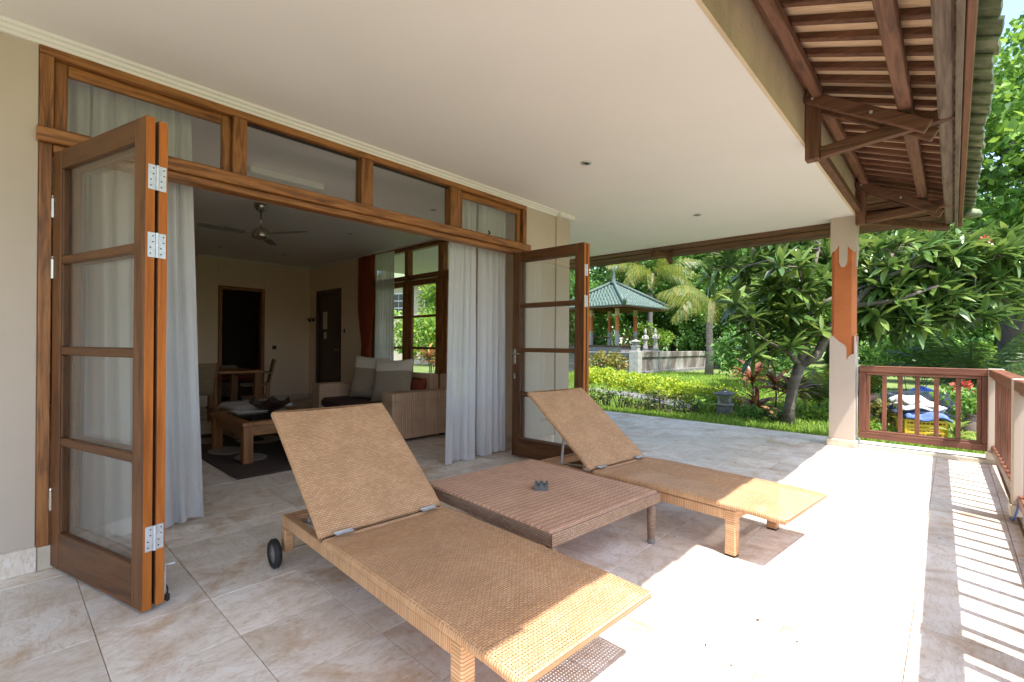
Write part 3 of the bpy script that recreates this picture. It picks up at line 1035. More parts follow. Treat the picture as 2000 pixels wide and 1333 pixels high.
# eave beam and fascia
cb('eave_board', (-.085, -3.4, 2.735), (-.005, EY - .13, 2.865), 'greywood_y', roof, .012)
cb('eave_board', (-.002, -3.4, 2.70), (.030, EY, 2.905), 'greywood_y', roof, .004)
cb('fascia', (.033, -3.4, 2.72), (.072, EY + .05, 2.925), 'railwood_y', roof, .006)
cb('eave_board', (-9.6, EY - .085, 2.79), (-.09, EY - .005, 2.875), 'greywood_x', roof, .012)
cb('fascia', (-9.6, EY + .002, 2.785), (.030, EY + .04, 2.925), 'darkwood_x', roof, .006)
# brackets
def bracket(y0):
    m = MB().cbox((-.86, y0 - .045, 2.655), (-.765, y0 + .045, 3.188), .006)
    br = m.build('bracket', 'darkwood_z', villa)
    br.name = 'bracket'
    MB().bar((-.855, y0 - .075, 3.135), (-.13, y0 - .075, 2.690), .05, .085, .005).build('bracket_arm', 'darkwood_x', br)
    MB().bar((-.855, y0 + .075, 3.135), (-.10, y0 + .075, 2.672), .05, .085, .005).build('bracket_arm', 'darkwood_x', br)
    MB().bar((-.762, y0, 2.70), (-.005, y0, 2.775), .06, .085, .005).build('bracket_strut', 'darkwood_x', br)
    m = MB()
    for xx, zz in ((-.80, 3.10), (-.44, 2.878)):
        m.tube([(xx, y0 - .108, zz), (xx, y0 - .100, zz)], .011, 8)
    m.build('bolt_head', 'galvanised', br)
for yy in (-.70, 1.80, 4.31, 6.92):
    bracket(yy)
# bracket on the end eave, seen against the garden
def end_bracket(x0):
    br = MB().cbox((x0 - .045, 7.277, 2.655), (x0 + .045, 7.36, 3.05), .006).build('bracket', 'darkwood_z', villa)
    MB().bar((x0, 7.30, 3.08), (x0, 7.98, 2.66), .06, .085, .005).build('bracket_arm', 'darkwood_y', br)
    MB().bar((x0, 7.365, 2.72), (x0, EY - .09, 2.80), .055, .08, .005).build('bracket_strut', 'darkwood_y', br)
for xx in (-3.62, -6.2):
    end_bracket(xx)
MB().bar((-.80, 7.18, 2.76), (-.06, EY - .14, 2.70), .06, .09, .005).build('corner_arm', 'darkwood_x', roof)

# clay tiles: curved pans along the eave, three courses up the slope
def tile_mesh(w, L, amp=.013, th=.020):
    m = MB()
    nu = 8
    v = []
    for s in (0, 1):
        for j, yy in enumerate((0, 1)):
            for i in range(nu + 1):
                u = i / nu
                z = amp * math.sin(u * math.pi * 1.5 + .35) + (th if s == 0 else 0)
                v.append((yy * L, (u - .5) * w, z))
    f = []
    k = nu + 1
    for i in range(nu):
        f.append((i, i + 1, k + i + 1, k + i))
        f.append((2 * k + i, 3 * k + i, 3 * k + i + 1, 2 * k + i + 1))
        f.append((i, 2 * k + i, 2 * k + i + 1, i + 1))
        f.append((k + i, k + i + 1, 3 * k + i + 1, 3 * k + i))
    f.append((0, k, 3 * k, 2 * k))
    f.append((nu, 2 * k + nu, 3 * k + nu, k + nu))
    m.add(v, f)
    return meshdata('roof_tile', m.v, m.f, 'mossy_tile')
tm = tile_mesh(.235, .36)
sl = math.atan(SL)
for c in range(3):
    xx = .175 - c * .30
    y = -1.2 + .02 * c
    while y < (EY + .14 - c * .30 if True else 0):
        jit = random.uniform(-.012, .012)
        o = obj('roof_tile', tm, roof, (xx + jit, y, deck(xx) + .085 + random.uniform(-.006, .006)),
                (random.uniform(-.03, .03), sl + random.uniform(-.02, .02) + math.pi * 0, math.pi + random.uniform(-.03, .03)))
        o.rotation_euler = (0, -sl + random.uniform(-.025, .025), math.pi + random.uniform(-.035, .035))
        y += .205
tm2 = tile_mesh(.235, .36)
x = .02
while x > -6.6:
    o = obj('roof_tile', tm2, roof, (x, EY + .14, deck(EX) + .035), (0, -sl + random.uniform(-.02, .02), -math.pi / 2 + random.uniform(-.03, .03)))
    x -= .205
# rounded cap at the corner
MB().lathe([(.02, -.03), (.085, -.02), (.095, .02), (.07, .06), (.02, .08)], 14, Matrix.Translation((.16, EY + .12, 2.86)), True).build('hip_cap', 'mossy_tile', roof, True)

# ---------------------------------------------------------------- balustrades
def slat(parent, x, y, z0, z1, w, d, mat='railwood_z'):
    return cb('slat', (x - w / 2, y - d / 2, z0), (x + w / 2, y + d / 2, z1), mat, parent, .004)

end_rail = thing('balustrade', 'short reddish wooden balustrade between the cream pillar and corner post', 'railing', (0, 7.10, 0))
cb('top_rail', (-.835, -.035, .915), (.290, .035, .99), 'railwood_x', end_rail, .006)
cb('top_bead', (-.765, -.030, .885), (.222, .030, .914), 'railwood_x', end_rail, .006)
cb('bottom_rail', (-.835, -.035, .125), (.290, .035, .20), 'railwood_x', end_rail, .006)
cb('bottom_bead', (-.765, -.030, .201), (.222, .030, .225), 'railwood_x', end_rail, .006)
for x0, x1 in ((-.835, -.766), (.223, .290)):
    cb('stile', (x0, -.034, .2005), (x1, .034, .9145), 'railwood_z', end_rail, .006)
for x0, x1 in ((-.7655, -.728), (.186, .2225)):
    cb('inner_stile', (x0, -.028, .2255), (x1, .028, .8845), 'railwood_z', end_rail, .005)
for xx in (-.593, -.448, -.297, -.135, .042):
    slat(end_rail, xx, 0, .2255, .8845, .043, .03)
kerb1 = cb('kerb', (-.835, 7.045, -.3), (.50, 7.165, .045), 'plinth_stone', None, .006)
structure(kerb1)
kerb2 = cb('kerb', (.352, -3.2, -.3), (.50, 7.04, .055), 'plinth_stone', None, .006)
structure(kerb2)

side_rail = thing('balustrade', 'long wooden balustrade along the open side, slats throwing striped shadows on the paving', 'railing', (.41, 0, 0), R(0.9))
posts = (7.085, 4.83, 2.56, .30, -1.95)
side_rail.location = (.455, 0, 0)
for k, py in enumerate(posts):
    p = cb('post', (-.075, py - .06, .055), (.045, py + .06, .995), 'wall_paint', side_rail, .006)
    cb('post_foot', (-.087, py - .072, .05), (.057, py + .072, .13), 'plinth_stone', p, .004)
    if k:
        y1 = posts[k - 1] - .061
        y0 = py + .061
        cb('top_rail', (-.072, y0, .915), (.032, y1, .992), 'railwood_y', side_rail, .006)
        cb('top_bead', (-.045, y0, .885), (.015, y1, .914), 'railwood_y', side_rail, .005)
        cb('bottom_rail', (-.05, y0, .125), (.018, y1, .20), 'railwood_y', side_rail, .006)
        n = 11
        for i in range(n):
            yy = y0 + (y1 - y0) * (i + .5) / n
            cb('slat', (-.030, yy - .021, .2005), (.000, yy + .021, .8845), 'railwood_z', side_rail, .004)

# ---------------------------------------------------------------- sun loungers
def lounger(label, loc, rzv, group):
    """local x: head (-) to foot (+), hinge at x = 0"""
    t = thing('sun_lounger', label, 'sun lounger', loc, rzv, group)
    W = .345
    zs = .305
    xf, xh = 1.285, -.555
    # seat panel, thin woven sheet rolled over its edges
    def panel(name, x0, x1, parent, mtx=None):
        v = []
        prof = [(-W + .002, -.034), (-W - .002, -.018), (-W + .002, -.006), (-W + .014, 0), (-W + .08, -.002), (-W * .4, -.007), (W * .4, -.007), (W - .08, -.002), (W - .014, 0), (W - .002, -.006), (W + .002, -.018), (W - .002, -.034)]
        nxx = 8
        for i in range(nxx + 1):
            x = x0 + (x1 - x0) * i / nxx
            for yy, zz in prof:
                e = -.012 if i in (0, nxx) else 0
                v.append((x, yy, zz + (e if -W + .01 < yy < W - .01 else e * .6)))
        n = len(prof)
        f = []
        for i in range(nxx):
            for j in range(n - 1):
                f.append((i * n + j, (i + 1) * n + j, (i + 1) * n + j + 1, i * n + j + 1))
        m = MB().add(v, f)
        # end hems
        for x in (x0, x1):
            m.cbox((x - .006, -W + .004, -.034), (x + .006, W - .004, -.010), .004)
        return m
    s = panel('seat', .006, xf, t)
    obj('seat', meshdata('seat', [(x, y, z + zs) for x, y, z in s.v], s.f, 'rattan_seat', True), t)
    # side rails and cross rails
    for sy in (-1, 1):
        y0, y1 = sorted((sy * (W - .012), sy * (W - .062)))
        cb('side_rail', (xh, y0, zs - .100), (1.00, y1, zs - .040), 'rattan_side_x', t, .006)
        cb('leg', (.96, y0 - .004, .008), (1.022, y1 + .004, zs - .036), 'rattan_leg', t, .006)
        cb('leg_cap', (.962, y0 - .003, 0), (1.020, y1 + .003, .008), 'black_rubber', t, .002)
        cb('leg', (xh - .001, y0, .075), (xh + .058, y1, zs - .1005), 'rattan_leg', t, .006)
        # wheel on a steel axle
        wy = sy * (W + .030)
        wx = xh + .030
        mt = Matrix.Translation((wx, wy, .0755)) @ Matrix.Rotation(math.pi / 2, 4, 'X')
        wh = MB().lathe([(.052, -.016), (.068, -.017), (.0755, -.010), (.0755, .010), (.068, .017), (.052, .016), (.052, -.016)], 28, mt, False).build('wheel', 'black_rubber', t, True)
        MB().lathe([(.004, -.012), (.050, -.010), (.0515, 0), (.050, .010), (.004, .012)], 24, mt).build('rim', 'grey_plastic', wh, True)
    MB().tube([(xh + .03, -W - .045, .0755), (xh + .03, W + .045, .0755)], .006, 8).build('axle', 'steel', t)
    cb('head_rail', (xh + .0, -W + .0625, zs - .100), (xh + .058, W - .0625, zs - .040), 'rattan_leg', t, .006)
    cb('cross_rail', (.985, -W + .0625, zs - .095), (1.018, W - .0625, zs - .040), 'rattan_leg', t, .006)
    cb('cross_rail', (.03, -W + .0625, zs - .095), (.07, W - .0625, zs - .040), 'rattan_leg', t, .006)
    # backrest leaning up on two stays
    a = math.atan2(.515, -.672)
    L = .845
    bmt = Matrix.Translation((-.004, 0, zs)) @ Matrix.Rotation(-a, 4, 'Y')
    b = panel('backrest', .006, L, t)
    # panel's upper face must look to the front
    flip = Matrix.Scale(-1, 4, (0, 0, 1))
    bk = obj('backrest', meshdata('backrest', [flip @ Vector(p) for p in b.v], [tuple(reversed(q)) for q in b.f], 'rattan_back', True), t)
    bk.matrix_local = bmt
    for sy in (-1, 1):
        st_ = MB()
        y = sy * .24
        px, pz = -.50 * .793, .50 * .608 + zs - .035
        st_.bar((px + .03, y, pz - .03), (-.40, y, zs - .055), .012, .022, .002, up=(0, 1, 0))
        st_.bar((-.46, y + .02 * sy, zs - .06), (-.15, y + .02 * sy, zs - .02), .012, .02, .002, up=(0, 1, 0))
        st_.build('stay', 'steel', t)
        hm = MB().cbox((-.022, y - .045, zs - .002), (.026, y + .045, zs + .003), .001).tube([(0, y - .05, zs + .006), (0, y + .05, zs + .006)], .005, 8)
        hm.build('hinge', 'steel', t)
    return t

lounger('tan woven sun lounger nearest the camera with raised backrest and wheels', (-2.115, 1.365, 0), R(-2.6), 'sun loungers on the terrace')
lounger('tan woven sun lounger farther off, its head against the right folding doors', (-1.885, 3.285, 0), R(-5.6), 'sun loungers on the terrace')

# ---------------------------------------------------------------- low woven table and ashtray
tb = thing('low_table', 'low grey brown woven square table between the two sun loungers', 'table', (-1.893, 2.303, 0), R(-4.0))
cb('table_top', (-.548, -.488, .255), (.548, .488, .320), 'table_weave', tb, .014)
cb('apron', (-.552, -.492, .248), (.552, -.4881, .312), 'table_side', tb, .001)
cb('apron', (.5481, -.492, .248), (.552, .492, .312), 'table_side', tb, .001)
for sx in (-1, 1):
    for sy in (-1, 1):
        MB().lathe([(.020, .014), (.023, .03), (.028, .254)], 14, Matrix.Translation((sx * .515, sy * .455, 0))).build('leg', 'table_side', tb, True)
        MB().lathe([(.022, .0), (.024, .004), (.024, .026), (.021, .03)], 14, Matrix.Translation((sx * .515, sy * .455, 0))).build('foot', 'grey_plastic', tb, True)
ash = thing('ashtray', 'small square dark grey stone ashtray with notched rim on the low table', 'ashtray', (-1.848, 2.272, .3202), R(38))
m = MB()
w, hh, th = .042, .040, .011
m.box((-w, -w, 0), (w, w, .010))
for (ax, sgn) in ((0, -1), (0, 1), (1, -1), (1, 1)):
    for seg in ((-w, -.024), (-.012, .012), (.024, w)):
        lo = [0, 0, .0101]
        hi = [0, 0, hh]
        o2 = 1 - ax
        lo[o2], hi[o2] = (sgn * w, sgn * (w - th)) if sgn < 0 else (w - th, w)
        lo[ax], hi[ax] = seg
        if o2 == 0:
            lo[ax], hi[ax] = max(seg[0], -w + th), min(seg[1], w - th)
        if hi[ax] - lo[ax] > .002:
            m.cbox(lo, hi, .002)
    lo = [0, 0, .0102]
    hi = [0, 0, .026]
    o2 = 1 - ax
    lo[o2], hi[o2] = (-w + .001, -w + th - .001) if sgn < 0 else (w - th + .001, w - .001)
    lo[ax], hi[ax] = -w + th + .001, w - th - .001
    m.box(lo, hi)
m.build('dish', 'ashtray_grey', ash)

# ---------------------------------------------------------------- curtains
def curtain(label, p0, p1, z0, z1, folds, amp, mat, seed, gather=None, hem=True, group=None):
    r = random.Random(seed)
    p0 = Vector((*p0, 0))
    p1 = Vector((*p1, 0))
    L = (p1 - p0).length
    d = (p1 - p0).normalized()
    nrm = Vector((-d.y, d.x, 0))
    nu = folds * 10
    nv = 22
    ph = [r.uniform(-.5, .5) for _ in range(folds + 2)]
    am = [r.uniform(.55, 1.2) for _ in range(folds + 2)]
    v = []
    for j in range(nv + 1):
        t = j / nv
        z = z1 + (z0 - z1) * t
        g = gather(t) if gather else (0.0, 1.0)
        for i in range(nu + 1):
            u = i / nu
            k = u * folds
            ki = int(min(k, folds))
            a = amp * am[ki] * (.5 + .5 * t) * math.sin(2 * math.pi * k + ph[ki] * t * 1.5) + amp * .35 * math.sin(2 * math.pi * k * 2.3 + seed + t * 2)
            uu = g[0] + u * g[1] + .012 * math.sin(k * 5 + t * 3 + seed) / L
            p = p0 + d * (uu * L) + nrm * a * (g[1] ** -.3)
            v.append((p.x, p.y, z + (.012 * math.sin(k * 1.7 + seed) if j == nv else 0)))
    f = []
    w = nu + 1
    for j in range(nv):
        for i in range(nu):
            f.append((j * w + i, j * w + i + 1, (j + 1) * w + i + 1, (j + 1) * w + i))
    t = thing('curtain', label, 'curtain', (0, 0, 0), 0, group)
    obj('drape', meshdata('drape', v, f, mat, True), t)
    if hem:
        hv = []
        for j in (nv - 1, nv):
            for i in range(w):
                x, y, z = v[j * w + i]
                hv.append((x + nrm.x * .004, y + nrm.y * .004, z if j == nv else v[nv * w + i][2] + .095))
        hf = [(i, i + 1, w + i + 1, w + i) for i in range(nu)]
        obj('hem', meshdata('hem', hv, hf, mat, True), t)
    return t

G = 'white sheer curtains at the long wall'
curtain('white sheer curtain gathered behind the left folding doors', (-3.69, .26), (-3.70, .95), .02, 2.80, 7, .038, 'sheer', 3, group=G,
        gather=lambda t: (0, .86 + .14 * t ** 1.5))
curtain('white sheer curtain beside the sofa, left half of the right hand pair', (-3.68, 3.02), (-3.69, 3.40), .015, 2.80, 4, .036, 'sheer', 5, group=G,
        gather=lambda t: (.10 - .12 * t, .92 + .10 * t))
curtain('white sheer curtain touching the right folding door, right half of its pair', (-3.70, 3.46), (-3.69, 3.87), .02, 2.80, 4, .036, 'sheer', 9, group=G,
        gather=lambda t: (0, .98))
def waist(t):
    k = 1 - .52 * math.exp(-((t - .60) / .16) ** 2)
    return ((1 - k) / 2 + .04, k)
rc = curtain('rust red drape tied at the waist beside the glazed side screen', (-8.14, 4.56), (-7.60, 4.56), .03, 2.80, 7, .030, 'red_drape', 4, gather=waist, hem=False)
MB().lathe([(.14, -.02), (.148, 0), (.14, .02)], 20, Matrix.Translation((-7.84, 4.56, 1.14)) @ Matrix.Scale(.42, 4, (0, 1, 0)), False).build('tie_band', 'red_drape', rc)
curtain('pale sheer curtain hanging in front of the glazed side screen', (-7.585, 4.58), (-7.0, 4.59), .03, 2.79, 7, .024, 'sheer', 6, hem=False)

# ---------------------------------------------------------------- living room furniture
rug = thing('rug', 'dark brown rug with pale round motifs under the coffee table', 'rug', (0, 0, 0))
cb('rug_field', (-7.1, 1.43, .0015), (-4.58, 3.15, .014), 'rug_plain', rug, .004)
for k, (x, y, r_) in enumerate(((-5.85, 1.72, .24), (-5.35, 1.80, .20), (-5.30, 2.45, .34), (-6.3, 2.2, .33), (-6.6, 1.75, .2), (-4.95, 2.25, .14))):
    MB().lathe([(r_, 0), (r_ * .995, .003)], 26, Matrix.Translation((x, y, .0142)) @ Matrix.Scale(.72, 4, (0, 1, 0))).build('motif', 'rug_pale', rug)
for k, (x, y, r_) in enumerate(((-5.30, 2.40, .16), (-6.3, 2.17, .15))):
    MB().lathe([(r_, 0), (r_ * .99, .002)], 22, Matrix.Translation((x, y, .0174)) @ Matrix.Scale(.6, 4, (0, 1, 0))).build('motif', 'rug_plain', rug)

ct = thing('coffee_table', 'honey brown wooden coffee table with dark glass top on the rug', 'coffee table', (-5.58, 2.05, .0145))
cb('table_frame', (-.53, -.43, .365), (.53, -.33, .405), 'honey_x', ct)
cb('table_frame', (-.53, .33, .365), (.53, .43, .405), 'honey_x', ct)
cb('table_frame', (-.53, -.3295, .365), (-.43, .3295, .405), 'honey_y', ct)
cb('table_frame', (.43, -.3295, .365), (.53, .3295, .405), 'honey_y', ct)
cb('glass_top', (-.431, -.331, .385), (.431, .331, .400), 'dark_glass_top', ct, .001)
for sx in (-1, 1):
    for sy in (-1, 1):
        x0, x1 = sorted((sx * .515, sx * .425))
        y0, y1 = sorted((sy * .415, sy * .325))
        cb('leg', (x0, y0, 0), (x1, y1, .3645), 'honey_z', ct)
cb('apron', (.455, -.324, .265), (.495, .324, .3648), 'honey_y', ct)
cb('apron', (-.495, -.324, .265), (-.455, .324, .3648), 'honey_y', ct)
cb('apron', (-.424, -.395, .265), (.424, -.355, .3648), 'honey_x', ct)
cb('apron', (-.424, .355, .265), (.424, .395, .3648), 'honey_x', ct)
mag = tag(cb('magazine', (-6.05, 1.80, .4205), (-5.78, 2.12, .426), 'paper', None, .001), 'pale sheet of paper lying on the dark coffee table', 'paper')
# leaf shaped bowl
bowl = thing('decorative_bowl', 'dark brown leaf shaped bowl with jagged rim on the coffee table', 'bowl', (-5.86, 2.17, .4205), R(25))
seg = 18
v = []
for k, (r_, z) in enumerate(((.05, 0), (.12, .01), (.19, .055), (.235, .10), (.225, .10), (.18, .062), (.11, .02), (.04, .012))):
    for i in range(seg):
        t = 2 * math.pi * i / seg
        jag = (.045 if i % 3 == 0 else -.012) if k in (3, 4) else 0
        v.append((r_ * math.cos(t) * 1.05, r_ * math.sin(t) * .8, z + jag))
f = [tuple(reversed(range(seg)))]
for k in range(7):
    for i in range(seg):
        f.append((k * seg + i, k * seg + (i + 1) % seg, (k + 1) * seg + (i + 1) % seg, (k + 1) * seg + i))
f.append(tuple(7 * seg + i for i in range(seg)))
obj('bowl_body', meshdata('bowl_body', v, f, 'dark_leaf_bowl'), bowl)

def pouf(label, loc, w, d, h, cushion, grp=None):
    t = thing('footstool', label, 'footstool', loc, 0, grp)
    cb('body', (-w / 2, -d / 2, .012), (w / 2, d / 2, h), 'chair_weave', t, .015)
    for sx in (-1, 1):
        for sy in (-1, 1):
            cb('foot', (sx * (w / 2 - .05) - .02, sy * (d / 2 - .05) - .02, 0), (sx * (w / 2 - .05) + .02, sy * (d / 2 - .05) + .02, .0115), 'black_rubber', t, .002)
    if cushion:
        cb('pad', (-w / 2 + .01, -d / 2 + .01, h + .001), (w / 2 - .01, d / 2 - .01, h + .075), 'white_fabric', t, .03)
    return t
pouf('woven footstool with a white pad behind the coffee table', (-6.72, 2.32, .0145), .66, .72, .33, True)
pouf('plain tan woven footstool half hidden by the near lounger backrest', (-4.78, 2.24, .0145), .40, .46, .33, False)

# sofa
sf = thing('sofa', 'brown woven sofa with low arms in front of the glazed side screen', 'sofa', (-5.98, 3.66, 0))
cb('seat_base', (-.83, -.42, .04), (.83, .30, .27), 'sofa_weave', sf, .01)
cb('arm', (.832, -.45, .04), (1.08, .44, .605), 'sofa_weave', sf, .012)
cb('arm', (-1.08, -.45, .04), (-.832, .44, .605), 'sofa_weave', sf, .012)
cb('back', (-.83, .302, .04), (.83, .44, .80), 'sofa_weave', sf, .015)
cb('back_end', (.84, .441, .04), (1.06, .50, .80), 'sofa_weave', sf, .012)
cb('seat_cushion', (-.825, -.44, .271), (-.002, .29, .41), 'seat_brown', sf, .04)
cb('seat_cushion', (.002, -.44, .271), (.825, .29, .41), 'seat_brown', sf, .04)
for sx in (-1, 1):
    for sy in (-1, 1):
        cb('foot', (sx * .98 - .03, sy * .38 - .03, 0), (sx * .98 + .03, sy * .38 + .03, .0395), 'black_rubber', sf, .003)

def cushion(label, loc, rot, w, h, t, split, mats, cat='cushion', grp=None):
    """plump pillow, local x wide, local z tall"""
    th = thing('cushion', label, cat, loc, 0, grp)
    th.rotation_euler = rot
    n = 12
    parts = [(0, split, mats[0], 'cover'), (split, 1, mats[1], 'band')] if split < 1 else [(0, 1, mats[0], 'cover')]
    for a, b2, mat, nm in parts:
        v = []
        f = []
        nv = 10
        for s in (1, -1):
            for j in range(nv + 1):
                vv = a + (b2 - a) * j / nv
                for i in range(n + 1):
                    u = i / n
                    e = max(0, (1 - (2 * u - 1) ** 4)) * max(0, (1 - (2 * vv - 1) ** 4))
                    pinch = 1 - .10 * (1 - abs(2 * vv - 1) ** 3) * 0
                    cx = (u - .5) * w * (1 - .06 * math.sin(math.pi * vv))
                    cz = (vv * h) - .03 * h * math.sin(math.pi * u) * (2 * vv - 1)
                    v.append((cx, s * t / 2 * e ** .5, cz))
        w1 = n + 1
        o = (nv + 1) * w1
        for j in range(nv):
            for i in range(n):
                f.append((j * w1 + i, j * w1 + i + 1, (j + 1) * w1 + i + 1, (j + 1) * w1 + i))
                f.append((o + j * w1 + i, o + (j + 1) * w1 + i, o + (j + 1) * w1 + i + 1, o + j * w1 + i + 1))
        obj(nm, meshdata(nm, v, f, mat, True), th)
    return th
GC = 'large two tone sofa cushions'
cushion('large grey brown cushion with cream top band, left of the pair on the sofa', (-6.22, 3.60, .414), (R(-14), R(2), R(20)), .60, .62, .20, .70, ('cushion_grey', 'cushion_cream'), grp=GC)
cushion('large grey brown cushion with cream top band, nearer the right sofa arm', (-5.60, 3.62, .414), (R(-16), R(-3), R(24)), .62, .60, .20, .70, ('cushion_grey', 'cushion_cream'), grp=GC)
cushion('small rust red cushion tucked behind the right hand large cushion', (-5.36, 3.86, .414), (R(-12), 0, R(-4)), .34, .34, .10, 1, ('cushion_red',))

# dining corner
def chair(label, loc, rz_, grp):
    """seat faces local +x"""
    t = thing('dining_chair', label, 'chair', loc, rz_, grp)
    cb('seat', (-.22, -.22, .42), (.22, .22, .455), 'chair_weave', t, .01)
    for sy in (-1, 1):
        y = sy * .215
        MB().bar((-.20, y, 0), (-.235, y, .46), .032, .032).bar((-.235, y, .455), (-.33, y, .90), .032, .03).build('back_leg', 'honey_z', t)
        MB().bar((.20, y, 0), (.20, y, .65), .03, .03).build('front_leg', 'honey_z', t)
        MB().bar((-.27, y, .655), (.23, y, .665), .045, .024).build('armrest', 'honey_x', t)
        MB().bar((-.21, y, .2), (.20, y, .2), .02, .03).build('stretcher', 'honey_x', t)
    MB().bar((-.235, 0, .47), (-.328, 0, .895), .395, .022, .006, up=(1, 0, 0)).build('backrest', 'chair_weave', t)
    return t
GD = 'dining chairs round the table'
chair('woven dining chair with its back to the terrace, left of the dining table', (-8.25, 1.98, 0), R(180), GD)
chair('woven armchair beyond the dining table in front of the dark doorway', (-9.45, 3.22, 0), R(-105), GD)
dt = thing('dining_table', 'light wooden dining table with broad plank legs in the back of the room', 'table', (-8.85, 2.55, 0))
cb('table_top', (-.62, -.38, .72), (.62, .38, .76), 'honey_x', dt, .006)
for sx in (-1, 1):
    for sy in (-1, 1):
        cb('leg', (sx * .56 - .05, sy * .32 - .05, 0), (sx * .56 + .05, sy * .32 + .05, .7195), 'honey_z', dt)
cb('apron', (-.505, -.345, .63), (.505, -.315, .7193), 'honey_x', dt)
cb('apron', (-.505, .315, .63), (.505, .345, .7193), 'honey_x', dt)

# ceiling fan, at rest
fan = thing('ceiling_fan', 'brushed nickel ceiling fan on a short rod in the living room', 'fan', (-6.02, 2.11, 2.838))
MB().lathe([(.075, 0), (.072, -.03), (.05, -.07), (.022, -.085)], 24).build('canopy', 'brass_nickel', fan, True)
MB().tube([(0, 0, -.08), (0, 0, -.27)], .011, 12).build('rod', 'brass_nickel', fan, True)
MB().lathe([(.015, -.262), (.05, -.275), (.078, -.30), (.095, -.34), (.098, -.375), (.085, -.40), (.03, -.412)], 28).build('motor_housing', 'brass_nickel', fan, True)
for k in range(3):
    mt = Matrix.Rotation(R(28 + 120 * k), 4, 'Z') @ Matrix.Translation((0, 0, -.35)) @ Matrix.Rotation(R(9), 4, 'X')
    bl = MB().prism([(.17, -.05), (.34, -.065), (.60, -.06), (.635, -.03), (.635, .03), (.60, .06), (.34, .065), (.17, .05)], -.004, .004, mt)
    b_ = bl.build('blade', 'grey_plastic', fan)
    MB().bar(mt @ Vector((.085, 0, 0)), mt @ Vector((.20, 0, 0)), .03, .010, .002).build('blade_iron', 'brass_nickel', b_)

lamp = tag(MB().cbox((-5.02, 1.57, 2.775), (-4.74, 2.27, 2.839), .012).build('ceiling_lamp', 'white_plastic'), 'long white box lamp on the living room ceiling above the transom', 'lamp')

def downlight(label, x, y, z):
    t = thing('downlight', label, 'light', (x, y, z), 0, 'recessed ceiling spotlights')
    MB().lathe([(.028, -.0005), (.045, -.0015), (.047, -.006), (.034, -.008), (.030, -.002), (.026, -.0007)], 20).build('trim_ring', 'steel', t, True)
    MB().lathe([(.004, -.0030), (.025, -.0032), (.027, -.0012)], 16).build('lens', 'iron_dark', t, True)
downlight('round recessed spotlight in the terrace ceiling, the nearer of two', -2.37, 3.49, CZ)
downlight('round recessed spotlight in the terrace ceiling, the farther one near the pillar', -2.29, 5.76, CZ)
downlight('recessed spotlight in the living room ceiling left of the fan', -9.2, 2.58, 2.84)
downlight('recessed spotlight in the living room ceiling just right of the fan', -9.1, 3.6, 2.84)
downlight('recessed spotlight in the living room ceiling nearest the side screen', -6.6, 3.56, 2.84)
downlight('recessed spotlight seen through the right transom pane', -4.66, 3.6, 2.84)

tag(cb('notice', (-9.70, 4.636, 1.50), (-9.52, 4.6435, 1.86), 'paper', None, .001), 'tall pale notice fixed to the dark inner door', 'notice')
tag(cb('notice', (-9.66, 4.636, 1.30), (-9.54, 4.6435, 1.44), 'paper', None, .001), 'small pale card below the tall notice on the dark door', 'notice')
sw = thing('light_switch', 'small dark light switch on the wall right of the inner door', 'switch', (-8.72, 4.614, 1.45))
cb('plate', (-.05, -.012, -.06), (.05, 0, .06), 'white_plastic', sw, .003)
cb('rocker', (-.032, -.016, -.04), (-.002, -.0121, .04), 'switch_black', sw, .002)
cb('rocker', (.002, -.016, -.04), (.032, -.0121, .04), 'switch_black', sw, .002)
sk = thing('wall_socket', 'small dark wall socket right of the dark doorway', 'socket', (-10.299, 3.89, 1.11))
cb('plate', (0, -.04, -.04), (.008, .04, .04), 'switch_black', sk, .003)
MB().lathe([(.018, 0), (.020, .004), (.012, .006)], 14, Matrix.Translation((.0082, 0, 0)) @ Matrix.Rotation(math.pi / 2, 4, 'Y')).build('face', 'iron_dark', sk)
sh = thing('wall_shelf', 'narrow wooden shelf on the wall left of the dark inner door', 'shelf', (-10.12, 4.613, 1.72))
cb('board', (-.14, -.10, 0), (.14, 0, .02), 'teak_x', sh, .003)
cb('bracket', (-.10, -.06, -.05), (-.08, 0, -.0005), 'iron_dark', sh, .002)
cb('bracket', (.08, -.06, -.05), (.10, 0, -.0005), 'iron_dark', sh, .002)
# bed glimpsed in the dark room
bd = thing('bed', 'dim bed with dark red cover seen through the dark doorway', 'bed', (-11.9, 3.75, 0))
cb('base', (-.5, -.8, .08), (.9, .8, .40), 'dark_door', bd, .01)
cb('cover', (-.49, -.79, .401), (.89, .79, .56), 'cushion_red', bd, .05)
cb('pillow', (-.42, -.62, .561), (-.05, .0, .68), 'white_fabric', bd, .05)
for sx in (-.42, .82):
    for sy in (-.7, .7):
        cb('leg', (sx - .03, sy - .03, 0), (sx + .03, sy + .03, .0795), 'dark_door', bd, .003)

# ---------------------------------------------------------------- garden
def P(d, l, z=0.0):
    """point d metres ahead of the terrace corner view axis and l metres to its right, in world axes"""
    return Vector((-.6794 * d + .7338 * l, .7338 * d + .6794 * l, z))

